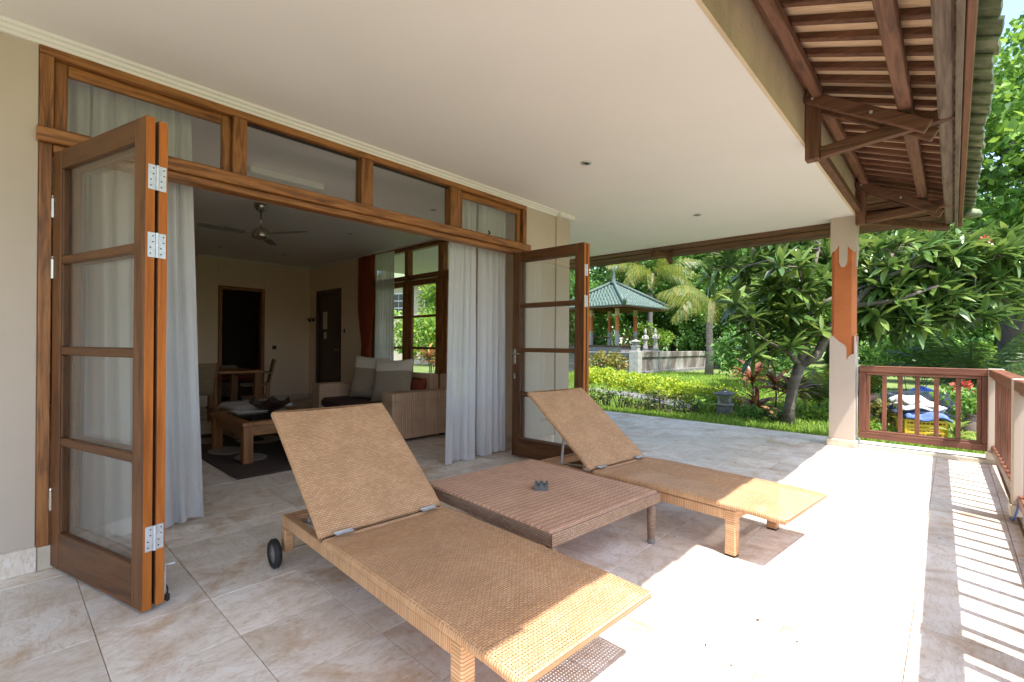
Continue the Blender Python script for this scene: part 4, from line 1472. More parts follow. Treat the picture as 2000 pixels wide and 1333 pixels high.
# path: pale paved strip winding past the hedge
pts = [(-13.5, 15.9), (-10.5, 14.2), (-8.3, 13.05), (-6.7, 12.15), (-5.2, 11.35), (-4.15, 10.85), (-3.75, 10.75)]
pv = []
for i, (x, y) in enumerate(pts):
    a = Vector(pts[min(i + 1, len(pts) - 1)]) - Vector(pts[max(i - 1, 0)])
    n = Vector((-a.y, a.x)).normalized()
    w = .62
    for s in (-1, 1):
        pv.append((x + n.x * w * s, y + n.y * w * s, -.155))
pf = [(2 * i, 2 * i + 1, 2 * i + 3, 2 * i + 2) for i in range(len(pts) - 1)]
structure(obj('path', meshdata('path', pv, pf, 'path_paving')))
# drive behind the end balustrade
dv = [(-1.2, 12.2, -.15), (3.4, 9.6, -.15), (4.0, 13.0, -.15), (-.2, 15.2, -.15)]
structure(obj('drive', meshdata('drive', dv, [(0, 1, 2, 3)], 'path_paving')))

sp_ = [(.505, -6, -.19), (6.5, -6, -.19), (6.5, 7.2, -.19), (.505, 7.2, -.19)]  # paving added out of view to bounce sunlight up onto the eave beam
structure(obj('unseen_bounce_paving', meshdata('unseen_bounce_paving', sp_, [(0, 1, 2, 3)], 'path_paving')))
# grass blades on the lawn nearest the terrace
def blades(n, xr, yr, h, keep=None, zoff=0.0, w=.006):
    x = rng.uniform(*xr, n)
    y = rng.uniform(*yr, n)
    if keep is not None:
        k = keep(x, y)
        x, y = x[k], y[k]
    n = len(x)
    z = np.array([ground_z(a, b) for a, b in zip(x, y)]) + zoff
    p = np.stack([x, y, z], 1)
    d = unit(rng.normal(size=(n, 3)) * np.array([.45, .45, .1]) + np.array([0, 0, 1.0]))
    s = unit(np.cross(d, rng.normal(size=(n, 3))))
    L = h * rng.uniform(.5, 1.3, n)
    return leaf_arrays(p, d, unit(np.cross(s, d)), L, np.full(n, w), .1)
def off_path(x, y):
    k = np.ones(len(x), bool)
    for (ax, ay), (bx, by) in zip(pts[:-1], pts[1:]):
        dx, dy = bx - ax, by - ay
        t = np.clip(((x - ax) * dx + (y - ay) * dy) / (dx * dx + dy * dy), 0, 1)
        k &= np.hypot(x - ax - t * dx, y - ay - t * dy) > .64
    k &= ~((x > -.6) & (y > 10.8))
    return k
q = np.concatenate([blades(30000, (-8.5, 1.6), (7.68, 9.3), .13, off_path), blades(26000, (-10, 1.5), (9.3, 14), .12, off_path, w=.008),
                    blades(34000, (-14, -2), (12.5, 24), .15, w=.013), blades(6000, (.52, 2.6), (7.2, 7.7), .15)])
stuff(tag(obj('grass', leaf_mesh('grass', q, 'grass_blade')), 'short green grass covering the lawn beyond the terrace', 'grass'))

# ---- broad leaved trees: trunk, limbs, crown
def tree(label, loc, trunk_pts, r0, clumps, crad, per, L, mat, bark='dark_bark', group=None, name='tree', limbs=14, wr=.32, seed=1):
    g = np.random.default_rng(seed)
    t = thing(name, label, 'tree', loc, 0, group)
    m = MB()
    n = len(trunk_pts)
    m.tube(trunk_pts, [r0 * (1 - .6 * i / (n - 1)) for i in range(n)], 12)
    top = Vector(trunk_pts[-1])
    mid = Vector(trunk_pts[n // 2])
    idx = g.permutation(len(clumps))[:limbs]
    for k in idx:
        c = Vector(clumps[k])
        st = top.lerp(mid, g.uniform(0, .8))
        bend = st.lerp(c, .5) + Vector(g.normal(size=3) * .25)
        m.tube([st, bend, c], [r0 * .33, r0 * .2, r0 * .06], 7)
    obj('trunk', meshdata('trunk', m.v, m.f, bark, True), t)
    q = clump_leaves(clumps, crad, per, L, g, wr=wr)
    stuff(obj('crown', leaf_mesh('crown', q, mat), t))
    return t

def ellipsoid_clumps(g, n, c, r, lo=.35):
    u = unit(g.normal(size=(n, 3)))
    k = g.uniform(lo, 1, size=(n, 1)) ** .5
    return np.array(c) + u * k * np.array(r)

protos = []
specs = [
    ('tree_leaf_dark', (0, 0, 6.2), (3.0, 3.0, 3.6), 90, .95, 90, .30),
    ('tree_leaf_mid', (0, 0, 5.0), (2.7, 2.7, 3.6), 85, .85, 90, .27),
    ('tree_leaf_bright', (0, 0, 4.4), (2.3, 2.3, 3.2), 80, .75, 90, .23),
    ('tree_leaf_dark', (0, 0, 3.2), (2.2, 2.2, 2.6), 70, .75, 95, .24)]
kinds = ['dark evergreen tree', 'mid green tree', 'bright yellow green tree', 'low bushy tree']
where = [  # ahead, right, proto, size, phrase
    (33, 8.5, 0, 1.15, 'behind the pavilion roof on the left'), (36, 12.2, 1, 1.2, 'just right of the pavilion ridge'),
    (31, 13.0, 3, 1.1, 'behind the two stone statues'), (34, 16.0, 0, 1.15, 'behind the palm trunk'),
    (29, 16.5, 2, .95, 'between the palm and the garden wall end'), (30, 21, 1, 1.15, 'behind the frangipani trunk'),
    (25, 19.5, 3, 1.0, 'close behind the frangipani limbs'), (27, 25, 0, 1.1, 'straight behind the cream pillar'),
    (22, 22.5, 2, .9, 'right behind the frangipani crown'), (19, 17.6, 3, .85, 'low behind the pillar, left of the balustrade'),
    (21, 27, 1, 1.0, 'at the right edge beyond the balustrade'), (40, 3.5, 1, 1.3, 'far left beyond the neighbouring house'),
    (37, -1.5, 0, 1.2, 'seen through the side screen of the living room'), (31, -3.5, 2, 1.0, 'bright beyond the side terrace'),
    (33, 6.6, 2, .8, 'through the open pavilion'), (30, 4.5, 3, 1.0, 'left behind the pavilion posts'),
    (44, 20, 0, 1.5, 'tallest at the far end of the garden'), (42, 28, 0, 1.4, 'far behind the pillar top'),
    (17, 19.8, 3, .8, 'above the end balustrade'), (24, 31, 0, 1.1, 'far right behind the large shade tree')]
for k, (mat, c, r, n, cr, per, L) in enumerate(specs):
    g = np.random.default_rng(40 + k)
    cl = ellipsoid_clumps(g, n, c, r)
    h = c[2]
    protos.append(tree('proto', (0, 0, 0), [(0, 0, 0), (.08, .05, h * .35), (-.05, .1, h * .7), (.05, 0, h)], .20, cl, g.uniform(.6, 1.1, n) * cr, per, L, mat, group='trees at the back of the garden', name='garden_tree', seed=50 + k))
used = set()
for d, l, k, s, phrase in where:
    t = protos[k] if k not in used else copy_tree(protos[k])
    used.add(k)
    p = P(d, l)
    t.location = (p.x, p.y, -.25)
    t.rotation_euler = (0, 0, d * 1.7 + l)
    t.scale = (s, s, s)
    t['label'] = kinds[k] + ' ' + phrase

# the tall shade tree at the right edge of the view
g = np.random.default_rng(77)
cl = np.concatenate([ellipsoid_clumps(g, 100, (0.9, .6, 5.9), (3.0, 3.1, 3.2)), ellipsoid_clumps(g, 24, (-.4, -1.6, 4.9), (1.5, 1.6, 1.5))])
tree('tall dark shade tree with thick trunk at the right edge of the garden', (1.02, 15.7, -.25),
     [(0, 0, -.05), (.05, .05, .9), (-.05, .02, 1.9), (.25, .2, 3.2), (.35, .3, 5.0), (.5, .5, 7.0)], .33, cl, g.uniform(.55, 1.0, len(cl)) * .72, 110, .19, 'tree_leaf_mid', name='shade_tree', limbs=26, wr=.36, seed=5)

# far wood that closes the view
g = np.random.default_rng(9)
n = 900
ang = g.uniform(R(-62), R(62), n)
dist = g.uniform(50, 66, n)
lat = np.tan(ang - R(0)) * 0
c = np.stack([dist * np.sin(-ang - R(42.8) + R(42.8) * 1.0), dist * np.cos(ang), g.uniform(0, 1, n) ** .8 * (9 + 4 * np.sin(ang * 7)) + .2], 1)
rot = R(18)
c[:, :2] = np.stack([c[:, 0] * math.cos(rot) - c[:, 1] * math.sin(rot), c[:, 0] * math.sin(rot) + c[:, 1] * math.cos(rot)], 1)
q = clump_leaves(c, g.uniform(1.4, 2.6, n), 42, .75, g, wr=.36)
stuff(tag(obj('far_wood', leaf_mesh('far_wood', q, 'tree_leaf_dark')), 'dense dark wood closing the view behind the garden', 'wood'))

# ---- frangipani: thick leaning trunk, forked limbs, rosettes of long leaves
FR = thing('frangipani_tree', 'frangipani with grey leaning trunk and long glossy leaves beside the pillar', 'tree', (-2.10, 9.47, -.2))
base = Vector((-2.10, 9.47, -.2))
def Q(px, py, d):
    """point at picture direction (px, py) and distance ahead d, relative to the tree foot"""
    l = (px - 1000) / 931 * d
    h = 1.2 + (676 + (px - 1000) * .0085 - py) / 931 * d
    return P(d, l, h) - base
fork = Q(1562, 715, 8.35)
limbs = [
    ([Q(1538, 842, 8.36), Q(1544, 790, 8.36), Q(1550, 755, 8.35), fork], [.115, .09, .085, .085]),
    ([fork, Q(1571, 680, 8.35), Q(1572, 632, 8.4), Q(1585, 604, 8.5)], [.075, .06, .052, .048]),
    ([Q(1585, 604, 8.5), Q(1572, 562, 8.6), Q(1548, 541, 8.8), Q(1500, 510, 9.0)], [.05, .045, .035, .02]),
    ([Q(1585, 604, 8.5), Q(1625, 585, 8.4), Q(1690, 560, 8.3)], [.045, .04, .02]),
    ([fork, Q(1595, 697, 8.3), Q(1622, 642, 8.2), Q(1660, 600, 8.2), Q(1720, 545, 8.2)], [.085, .078, .07, .055, .035]),
    ([Q(1660, 600, 8.2), Q(1745, 590, 8.0), Q(1830, 560, 7.9)], [.05, .035, .02]),
    ([Q(1720, 545, 8.2), Q(1800, 520, 8.2), Q(1900, 540, 8.1)], [.04, .03, .018]),
    ([Q(1720, 545, 8.2), Q(1740, 500, 8.5), Q(1770, 465, 8.7)], [.04, .03, .018]),
    ([fork, Q(1540, 690, 8.1), Q(1500, 670, 7.95)], [.05, .035, .02]),
    ([Q(1572, 562, 8.6), Q(1590, 520, 8.8), Q(1600, 475, 9.0)], [.035, .03, .018])]
tips = []
g = np.random.default_rng(21)
m = MB()
for p_, r_ in limbs:
    m.tube(p_, r_, 10)
def rosette_region(n, xr, yr, dr):
    return [(g.uniform(*xr), g.uniform(*yr), g.uniform(*dr)) for _ in range(n)]
regions = (rosette_region(40, (1440, 1615), (448, 580), (8.7, 10.2)) + rosette_region(26, (1385, 1520), (470, 600), (9.2, 10.6)) +
           rosette_region(22, (1430, 1565), (585, 705), (7.9, 9.0)) + rosette_region(60, (1685, 1860), (450, 600), (8.5, 9.9)) +
           rosette_region(42, (1680, 1880), (520, 655), (7.95, 9.2)) + rosette_region(40, (1840, 2020), (460, 610), (8.2, 9.6)) +
           rosette_region(22, (1600, 1700), (455, 640), (8.9, 10.2)) +
           rosette_region(20, (1470, 1610), (520, 670), (7.9, 8.4)) + rosette_region(46, (1690, 1960), (480, 640), (7.9, 8.4)))
ends = []
for p_, r_ in limbs[1:]:
    for i in range(len(p_) - 1):
        for t in (.35, .7, 1.0):
            ends.append(p_[i].lerp(p_[i + 1], t))
rosettes = []
cand = [Q(*r_) for r_ in regions]
cand = [c for c in cand if not ((c + base).z > 2.55 and (c + base).y < 8.75)]
cand.sort(key=lambda c: min((e - c).length for e in ends))
for c in cand:
    e = min(ends, key=lambda q_: (q_ - c).length + max(0, q_.z - c.z) * .5)
    bow = Vector(g.normal(size=3)) * .05
    mid = e.lerp(c, .6) + Vector((0, 0, -.05)) + bow
    m.tube([e, mid, c], [.017, .014, .011], 6)
    ends += [c, mid]
    rosettes.append((c, (c - mid).normalized()))
jr = random.Random(4)
m.v = [(x + jr.uniform(-.006, .006), y + jr.uniform(-.006, .006), z) for x, y, z in m.v]
m.build('trunk', 'bark', FR, True)
def big_leaf():
    v = []
    n = 7
    for i in range(n + 1):
        t = i / n
        w = .125 * (math.sin(math.pi * min(1, t * .96 + .02)) ** .8) * (1.0 - .25 * abs(t - .6))
        z = -.16 * t * t
        x = .02 + t * .98
        v += [(x, -w, z + w * .32), (x, 0, z), (x, w, z + w * .32)]
    f = []
    for i in range(n):
        a = i * 3
        f += [(a, a + 3, a + 4, a + 1), (a + 1, a + 4, a + 5, a + 2)]
    v += [(0, -.006, .004), (0, .006, .004)]
    return v, f
bv, bf = big_leaf()
leaf_me = meshdata('leaf', bv, bf, 'frangipani_leaf', True)
placed = []
for c, ax in rosettes:
    k = int(g.integers(15, 22))
    ax = (ax + Vector((0, 0, .5))).normalized()
    for i in range(k):
        az = 2.4 * i + g.uniform(-.3, .3)
        el = g.uniform(-.45, .75) if i > 3 else g.uniform(.6, 1.1)
        d = Vector((math.cos(az) * math.cos(el), math.sin(az) * math.cos(el), math.sin(el)))
        d = (Vector((0, 0, 1)).rotation_difference(ax) @ d).normalized()
        L = g.uniform(.28, .46)
        side = d.cross(Vector((0, 0, 1)))
        side.normalize()
        nn = side.cross(d)
        mt = Matrix((d, -side, nn)).transposed().to_4x4() if False else Matrix((d, nn.cross(d), nn)).transposed().to_4x4()
        mt = Matrix.Translation(c) @ mt @ Matrix.Rotation(g.uniform(-.5, .5), 4, 'X') @ Matrix.Scale(L, 4)
        tip = (mt @ Vector((1, 0, 0))) + base
        if tip.y < 7.75 or (tip.z > 2.55 and tip.y < 8.4):
            continue
        placed.append((((c + base) - Vector((0, 0, 1.2))).length / L, mt))
placed.sort(key=lambda t_: t_[0])
for _, mt in placed[:300]:
    o = obj('leaf', leaf_me, FR)
    o.matrix_local = mt
av, af = [], []
for _, mt in placed[300:]:
    n0 = len(av)
    av += [tuple(mt @ Vector(p_)) for p_ in bv]
    af += [tuple(i + n0 for i in q_) for q_ in bf]
stuff(obj('crown', meshdata('crown', av, af, 'frangipani_mass', True), FR))
# red flower heads
def flower_head(parent, c, r, n, mat, name='flower'):
    gg = np.random.default_rng(int(abs(c[0]) * 1000) % 999)
    u = unit(gg.normal(size=(n, 3)) + np.array([0, 0, .5]))
    p_ = np.array(c) + u * r * gg.uniform(.3, .9, size=(n, 1))
    nn = unit(np.cross(u, gg.normal(size=(n, 3))))
    q_ = leaf_arrays(p_, u, nn, np.full(n, r * .7), np.full(n, r * .22))
    return obj(name, leaf_mesh(name, q_, mat), parent)
for px, py, d in ((1812, 449, 8.75), (1921, 473, 8.2), (1608, 455, 8.9)):
    flower_head(FR, Q(px, py, d), .11 if px < 1900 else .08, 40, 'flower_red')

# ---- palms
def frond(L, droop, nleaf, lw, mat, g, up=1.0):
    """arched frond along local +x"""
    pts_ = []
    for i in range(13):
        t = i / 12
        pts_.append(Vector((L * (t - .12 * t * t), 0, L * (up * t * .55 - droop * t * t))))
    m = MB().tube(pts_, [.018 * (1 - .85 * i / 12) + .002 for i in range(13)], 5)
    v, f = m.v, m.f
    for i in range(nleaf):
        t = .12 + .88 * i / nleaf
        k = min(11, int(t * 12))
        p0 = pts_[k].lerp(pts_[k + 1], t * 12 - k)
        tg = (pts_[k + 1] - pts_[k]).normalized()
        ll = lw * (math.sin(math.pi * min(1, t * .9 + .12)) ** .6) * g.uniform(.85, 1.1)
        for s in (-1, 1):
            sd = Vector((0, s, 0))
            d = (tg * .62 + sd * .8 + Vector((0, 0, -.30 - .25 * g.random() - (.8 if lw > .9 else 0)))).normalized()
            a = p0
            b2 = p0 + d * ll * .5 + Vector((0, 0, .02))
            c2 = p0 + d * ll + Vector((0, 0, -.16 * ll))
            w = tg * .016
            n0 = len(v)
            v += [tuple(a - w), tuple(a + w), tuple(b2 - w), tuple(b2 + w), tuple(c2)]
            f += [(n0, n0 + 1, n0 + 3, n0 + 2), (n0 + 2, n0 + 3, n0 + 4)]
    return meshdata('frond', v, f, mat)
def palm(label, loc, trunk, r, L, n, mat, seed, elev=(-.2, .9), droop=.45, lw=.5, az0=None, azr=2 * math.pi, name='palm_tree'):
    g = np.random.default_rng(seed)
    t = thing(name, label, 'palm', loc)
    m = MB()
    k = len(trunk)
    m.tube(trunk, [r * (1.25 if i == 0 else 1 - .25 * i / k) for i in range(k)], 12)
    m.build('trunk', 'palm_bark', t, True)
    fm = [frond(L, droop, 34, lw, mat, g), frond(L * .9, droop * 1.35, 32, lw, mat, g, .8)]
    top = Vector(trunk[-1])
    for i in range(n):
        az = (az0 or 0) + azr * i / n + g.uniform(-.2, .2)
        el = g.uniform(*elev)
        o = obj('frond', fm[i % 2], t, top, (g.uniform(-.3, .3), -el * .5, az))
    return t
pb = P(22.5, 9.30, -.22)
palm('slender coconut palm with yellow green fronds behind the lawn', pb, [(0, 0, 0), (.05, 0, 1.1), (-.02, .03, 2.3), (.10, .10, 3.55)], .17, 3.0, 17, 'palm_leaf', 3, droop=.62, lw=1.0)
pb = P(30, 8.6, -.22)
palm('taller yellow palm whose fronds hang beside the pavilion roof', pb, [(0, 0, 0), (.1, 0, 2.2), (.05, .1, 4.3), (.15, .1, 6.0)], .16, 3.6, 16, 'palm_leaf', 8, droop=.6, lw=1.1)
palm('small feathery palm growing just outside the corner post', P(9.2, 8.95, -.22), [(0, 0, 0), (.01, 0, .3), (0, .02, .55)], .09, 1.9, 13, 'palm_leaf_green', 12, elev=(.6, 1.7), droop=.42, lw=.48, name='feather_palm')
palm('small cycad with stiff pale fronds left of the pillar foot', P(10.2, 6.95, -.22), [(0, 0, 0), (.01, 0, .12), (0, .02, .22)], .10, 1.15, 11, 'palm_leaf', 15, elev=(.4, 1.4), droop=.25, lw=.34, name='cycad')

# ---- strap leaved plants
def strap_plant(label, loc, n, L, w, mat, seed, cat='plant', name='cordyline', group=None, stem=0.0, each=True):
    g = np.random.default_rng(seed)
    t = thing(name, label, cat, loc, 0, group)
    if stem:
        MB().tube([(0, 0, -.03), (.02, .01, stem * .5), (0, 0, stem)], [.025, .02, .018], 8).build('stem', 'bark', t, True)
    v = []
    ns = 6
    for i in range(ns + 1):
        s = i / ns
        ww = w * (math.sin(math.pi * min(1, s * .93 + .05)) ** .7)
        v += [(s * L * (1 - .1 * s), -ww, .42 * L * s - .62 * L * s * s + ww * .4), (s * L * (1 - .1 * s), 0, .42 * L * s - .62 * L * s * s), (s * L * (1 - .1 * s), ww, .42 * L * s - .62 * L * s * s + ww * .4)]
    f = []
    for i in range(ns):
        a = i * 3
        f += [(a, a + 3, a + 4, a + 1), (a + 1, a + 4, a + 5, a + 2)]
    me = meshdata('leaf', v, f, mat, True)
    for i in range(n):
        s = g.uniform(.65, 1.1)
        obj('leaf', me, t, (0, 0, stem * g.uniform(.75, 1)), (g.uniform(-.3, .3), -g.uniform(.0, 1.15), 2.4 * i + g.uniform(-.3, .3)), (s, s, s))
    return t
def gm(px, py, z=-.2):
    """ground spot seen along picture direction (px, py)"""
    d = (1.2 - z) * 931 / (py - 676 - (px - 1000) * .0085)
    return P(d, (px - 1000) / 931 * d, z)
leafmat('cordyline_one', [(.06, .09, .025), (.18, .06, .035), (.36, .15, .06), (.42, .26, .08)], .38, .3, .5, 'object')
leafmat('croton_one', [(.08, .13, .02), (.16, .19, .03), (.28, .23, .04), (.20, .09, .03)], .4, .3, .5, 'object')
leafmat('ginger_one', [(.10, .18, .03), (.20, .27, .05), (.34, .38, .12)], .4, .35, .5, 'object')
GS = 'red leaved cordylines under the frangipani'
strap_plant('orange and red cordyline at the foot of the frangipani trunk', gm(1548, 808), 34, .74, .05, 'cordyline_one', 1, group=GS, stem=.42)
strap_plant('dark maroon cordyline between the stone lantern and the frangipani', gm(1478, 814), 36, .66, .04, 'cordyline_one', 2, group=GS, stem=.16)
strap_plant('tall orange tipped cordyline behind the maroon one', gm(1470, 792), 34, .80, .055, 'cordyline_one', 3, group=GS, stem=.62)
strap_plant('pink and orange cordyline between the maroon one and the trunk', gm(1515, 800), 32, .74, .05, 'cordyline_one', 21, group=GS, stem=.5)
strap_plant('yellow green bromeliad left of the cordylines', gm(1445, 800), 16, .42, .03, 'croton_one', 4, name='bromeliad', stem=.05)
strap_plant('broad leaved pale ginger plant outside the end balustrade', gm(1868, 868), 9, .40, .055, 'ginger_one', 6, name='ginger_plant', stem=.10)
strap_plant('red cordyline by the steps beyond the side screen', P(19.0, -3.3, -.2), 26, .9, .06, 'cordyline_one', 7, group=GS, stem=.9)
strap_plant('green and orange cordyline outside the side screen, right one', P(18.2, -2.7, -.2), 26, .9, .06, 'cordyline_one', 8, group=GS, stem=.7)
strap_plant('yellow croton plant behind the balustrade, left of the crate', gm(1738, 838), 26, .30, .035, 'croton_one', 9, name='croton', stem=.22)
strap_plant('yellow flowering croton left of the cream pillar', gm(1600, 800), 24, .34, .035, 'croton_one', 11, name='croton', stem=.36)

# ---- shrubs and hedge
def shrub(label, loc, r, h, n, L, mat, seed, name='shrub', group=None, stems=6, cat='shrub', per=34):
    g = np.random.default_rng(seed)
    t = thing(name, label, cat, loc, 0, group)
    m = MB()
    c = []
    for i in range(n):
        a = g.uniform(0, 2 * math.pi)
        rr = r * math.sqrt(g.uniform(0, 1))
        c.append((rr * math.cos(a), rr * math.sin(a), h * g.uniform(.35, .95)))
    for i in range(stems):
        e = Vector(c[i % n])
        m.tube([(e.x * .25, e.y * .25, -.05), (e.x * .6, e.y * .6, e.z * .55), e], [.012, .009, .004], 5)
    m.build('stem', 'dark_bark', t)
    q = clump_leaves(np.array(c), g.uniform(.5, 1, n) * h * .28, per, L, g)
    stuff(obj('foliage', leaf_mesh('foliage', q, mat), t))
    return t
# low dark shrubs in a row just off the terrace edge
GR = 'row of low shrubs along the terrace edge'
row = [(1160, 798), (1187, 803), (1213, 806), (1240, 808), (1268, 812), (1292, 814), (1318, 818), (1345, 818)]
names_ = ['first of the row beside the folding doors', 'second of the row from the folding doors', 'third of the row from the folding doors', 'fourth of the row, mid way along the path edge',
          'fifth of the row, with sparse stems', 'sixth of the row, tallest with reddish leaves', 'seventh of the row, left of the path end', 'last of the row, nearest the stone lantern']
for k, ((px, py), nm) in enumerate(zip(row, names_)):
    shrub('low dark leaved shrub, ' + nm, gm(px, py, -.22), .22, .44 + .12 * (k == 5), 13, .065, 'shrub_leaf', 100 + k, 'low_shrub', GR, 11, per=13)
# yellow green hedge behind the path
hd = thing('hedge', 'bright yellow green clipped hedge along the far side of the path', 'hedge', (0, 0, 0))
g = np.random.default_rng(31)
hp = [(-10.2, 15.3), (-8.9, 14.4), (-7.2, 13.5), (-5.9, 12.7), (-4.7, 12.0), (-4.0, 11.65)]
c = []
for i in range(520):
    t = g.uniform(0, len(hp) - 1.001)
    k = int(t)
    a, b2 = np.array(hp[k]), np.array(hp[k + 1])
    p_ = a + (b2 - a) * (t - k)
    hh = .54 - .27 * t / 5
    c.append((p_[0] + g.normal() * .26, p_[1] + g.normal() * .26, -.2 + hh * g.uniform(.15, 1) * (1 + .12 * math.sin(t * 9))))
q = clump_leaves(np.array(c), g.uniform(.12, .24, len(c)), 42, .085, g, droop=-.2)
stuff(obj('foliage', leaf_mesh('foliage', q, 'hedge_leaf'), hd))
m = MB()
for i in range(70):
    t = g.uniform(0, len(hp) - 1.001)
    k = int(t)
    a, b2 = np.array(hp[k]), np.array(hp[k + 1])
    p_ = a + (b2 - a) * (t - k) + g.normal(size=2) * .12
    m.tube([(p_[0], p_[1], -.25), (p_[0] + .03, p_[1] + .02, .12)], [.012, .006], 5)
m.build('stems', 'dark_bark', hd)
shrub('yellow croton bush in front of the slate garden wall', P(18.6, 3.75, -.2), .75, 1.05, 26, .16, 'croton_leaf', 61, 'croton_bush')
shrub('speckled croton bush outside the end balustrade, left of the crate', gm(1745, 842), .30, .48, 22, .08, 'croton_leaf', 62, 'croton_bush')
shrub('small pale green shrub at the foot of the end balustrade', gm(1702, 852, -.22), .16, .22, 9, .07, 'tree_leaf_bright', 63, 'small_shrub')
shrub('small leafy bush in front of the maroon cordyline', gm(1462, 828, -.22), .26, .30, 14, .07, 'tree_leaf_mid', 164, 'small_shrub', per=30)
shrub('small yellow green bush at the right foot of the frangipani trunk', gm(1592, 826, -.22), .30, .40, 16, .08, 'tree_leaf_bright', 165, 'small_shrub', per=30)
shrub('low green bush directly in front of the frangipani trunk', gm(1520, 836, -.22), .22, .26, 12, .07, 'shrub_leaf', 166, 'small_shrub', per=30)
shrub('leafy bush between lantern and low shrub row', gm(1372, 815, -.22), .28, .34, 14, .075, 'tree_leaf_bright', 167, 'small_shrub', per=30)
shrub('tall green bush behind the right side of the frangipani trunk', gm(1600, 790, -.22), .45, .75, 24, .11, 'tree_leaf_bright', 168, 'garden_bush', per=45)
shrub('leafy green bush behind the stone lantern', gm(1395, 805), .40, .38, 18, .08, 'tree_leaf_bright', 64, 'small_shrub')
shrub('shrub with pink flowers right of the crate', gm(1890, 850), .40, .75, 22, .09, 'tree_leaf_mid', 65, 'small_shrub')
shrub('dense dark bush behind the sacks on the drive', P(15.6, 13.0, -.2), 1.3, 2.0, 46, .16, 'tree_leaf_mid', 66, 'garden_bush', per=60)
shrub('bright bush behind the corner post', P(14.2, 13.4, -.2), 1.0, 1.5, 40, .13, 'tree_leaf_bright', 67, 'garden_bush', per=60)
shrub('dark bush in the shade between frangipani and palm', P(15.5, 8.0, -.2), 1.2, 1.9, 46, .15, 'tree_leaf_dark', 68, 'garden_bush', per=60)
shrub('round green bush left of the garden wall end', P(17.5, 9.4, -.2), 1.2, 1.7, 44, .15, 'tree_leaf_mid', 69, 'garden_bush', per=60)
shrub('bright bush seen through the side screen glass', P(21.0, -3.6, -.2), 1.5, 2.6, 50, .2, 'tree_leaf_bright', 70, 'garden_bush', per=60)
shrub('dark bush left of the cream pillar foot', P(11.6, 8.05, -.2), .7, .9, 30, .12, 'tree_leaf_mid', 71, 'garden_bush', per=50)
shrub('bright shrub among the statues behind the garden wall', P(31.0, 8.7, .6), 1.4, 1.9, 44, .18, 'tree_leaf_bright', 72, 'garden_bush', per=60)
fl = thing('flowering_plant', 'plant with orange red blossoms beside the corner post', 'plant', gm(1880, 842))
MB().tube([(0, 0, -.05), (.02, 0, .4), (0, .02, .68)], [.014, .010, .006], 6).build('stem', 'bark', fl)
flower_head(fl, (0, .02, .70), .13, 60, 'flower_red')
vf = thing('violet_flower', 'single violet flower in the grass below the end balustrade', 'flower', (-.55, 7.55, -.2))
MB().tube([(0, 0, -.1), (0, 0, .26)], .004, 5).build('stem', 'green_bag', vf)
flower_head(vf, (0, 0, .27), .045, 24, 'flower_violet', 'petals')

# ---- stone lanterns
def lantern(label, loc, s, rz_, low='grey_stone', grp='stone garden lanterns'):
    t = thing('stone_lantern', label, 'lantern', loc, rz_, grp)
    t.scale = (s, s, s)
    MB().cbox((-.16, -.16, -.05), (.16, .16, .22), .012).build('pedestal', low, t)
    MB().cbox((-.19, -.19, .2201), (.19, .19, .25), .01).build('ledge', 'white_stone', t)
    bx = MB()
    for sx in (-1, 1):
        for sy in (-1, 1):
            bx.cbox((sx * .11 - .022, sy * .11 - .022, .2502), (sx * .11 + .022, sy * .11 + .022, .45), .004)
    for k in range(4):
        mt = Matrix.Rotation(k * math.pi / 2, 4, 'Z')
        bx.bar(mt @ Vector((-.085, -.115, .27)), mt @ Vector((.085, -.115, .43)), .02, .018, .002, up=(0, 1, 0))
        bx.bar(mt @ Vector((.085, -.118, .27)), mt @ Vector((-.085, -.118, .43)), .02, .018, .002, up=(0, 1, 0))
        bx.cbox((-.088, -.128, .42), (.088, -.10, .45), .003, mt)
        bx.cbox((-.088, -.128, .2503), (.088, -.10, .275), .003, mt)
    bx.build('fretwork', 'white_stone', t)
    rf = MB()
    v = []
    for z, w in ((.4502, .20), (.475, .21), (.52, .11), (.545, .05), (.585, .018)):
        v += [(-w, -w, z), (w, -w, z), (w, w, z), (-w, w, z)]
    f = [(3, 2, 1, 0)] + [(i * 4 + j, i * 4 + (j + 1) % 4, i * 4 + 4 + (j + 1) % 4, i * 4 + 4 + j) for i in range(4) for j in range(4)] + [(16, 17, 18, 19)]
    rf.add(v, f).build('cap', low, t)
    return t
lantern('small grey stone lantern standing on the lawn in front of the frangipani', gm(1416, 812), .92, R(12))

# ---- garden wall with slate return, corner pier and the pavilion terrace behind it
gw = thing('garden_wall', 'long stained white garden wall with capping and lantern pier below the pavilion', 'wall', (-11.25, 21.2, -.2), R(1.2))
m, nt, b, out = node_mat('stained_white')
v_ = coords(nt, 'Object', (1, 1, .40))
c1 = ramp(nt, noise(nt, v_, 1.1, 9, .68, .6), [(.33, (.40, .40, .385)), (.45, (.25, .235, .205)), (.54, (.13, .105, .08)), (.68, (.07, .062, .052))])
nt.links.new(c1, b.inputs['Base Color'])
b.inputs['Roughness'].default_value = .9
cb('wall_face', (-.3, .22, -.05), (0, 16, .84), 'stained_white', gw, .01)
cb('capping', (-.36, .22, .841), (.06, 16, 1.13), 'stained_white', gw, .02)
cb('footing', (.001, .3, -.1), (.22, 16, .17), 'grey_stone', gw, .01)
cb('pier', (-.40, -.20, -.05), (.10, .219, 1.16), 'white_stone', gw, .012)
slw = thing('slate_wall', 'low dark slate wall left of the white lantern pier', 'wall', (-11.65, 21.2, -.2), R(4))
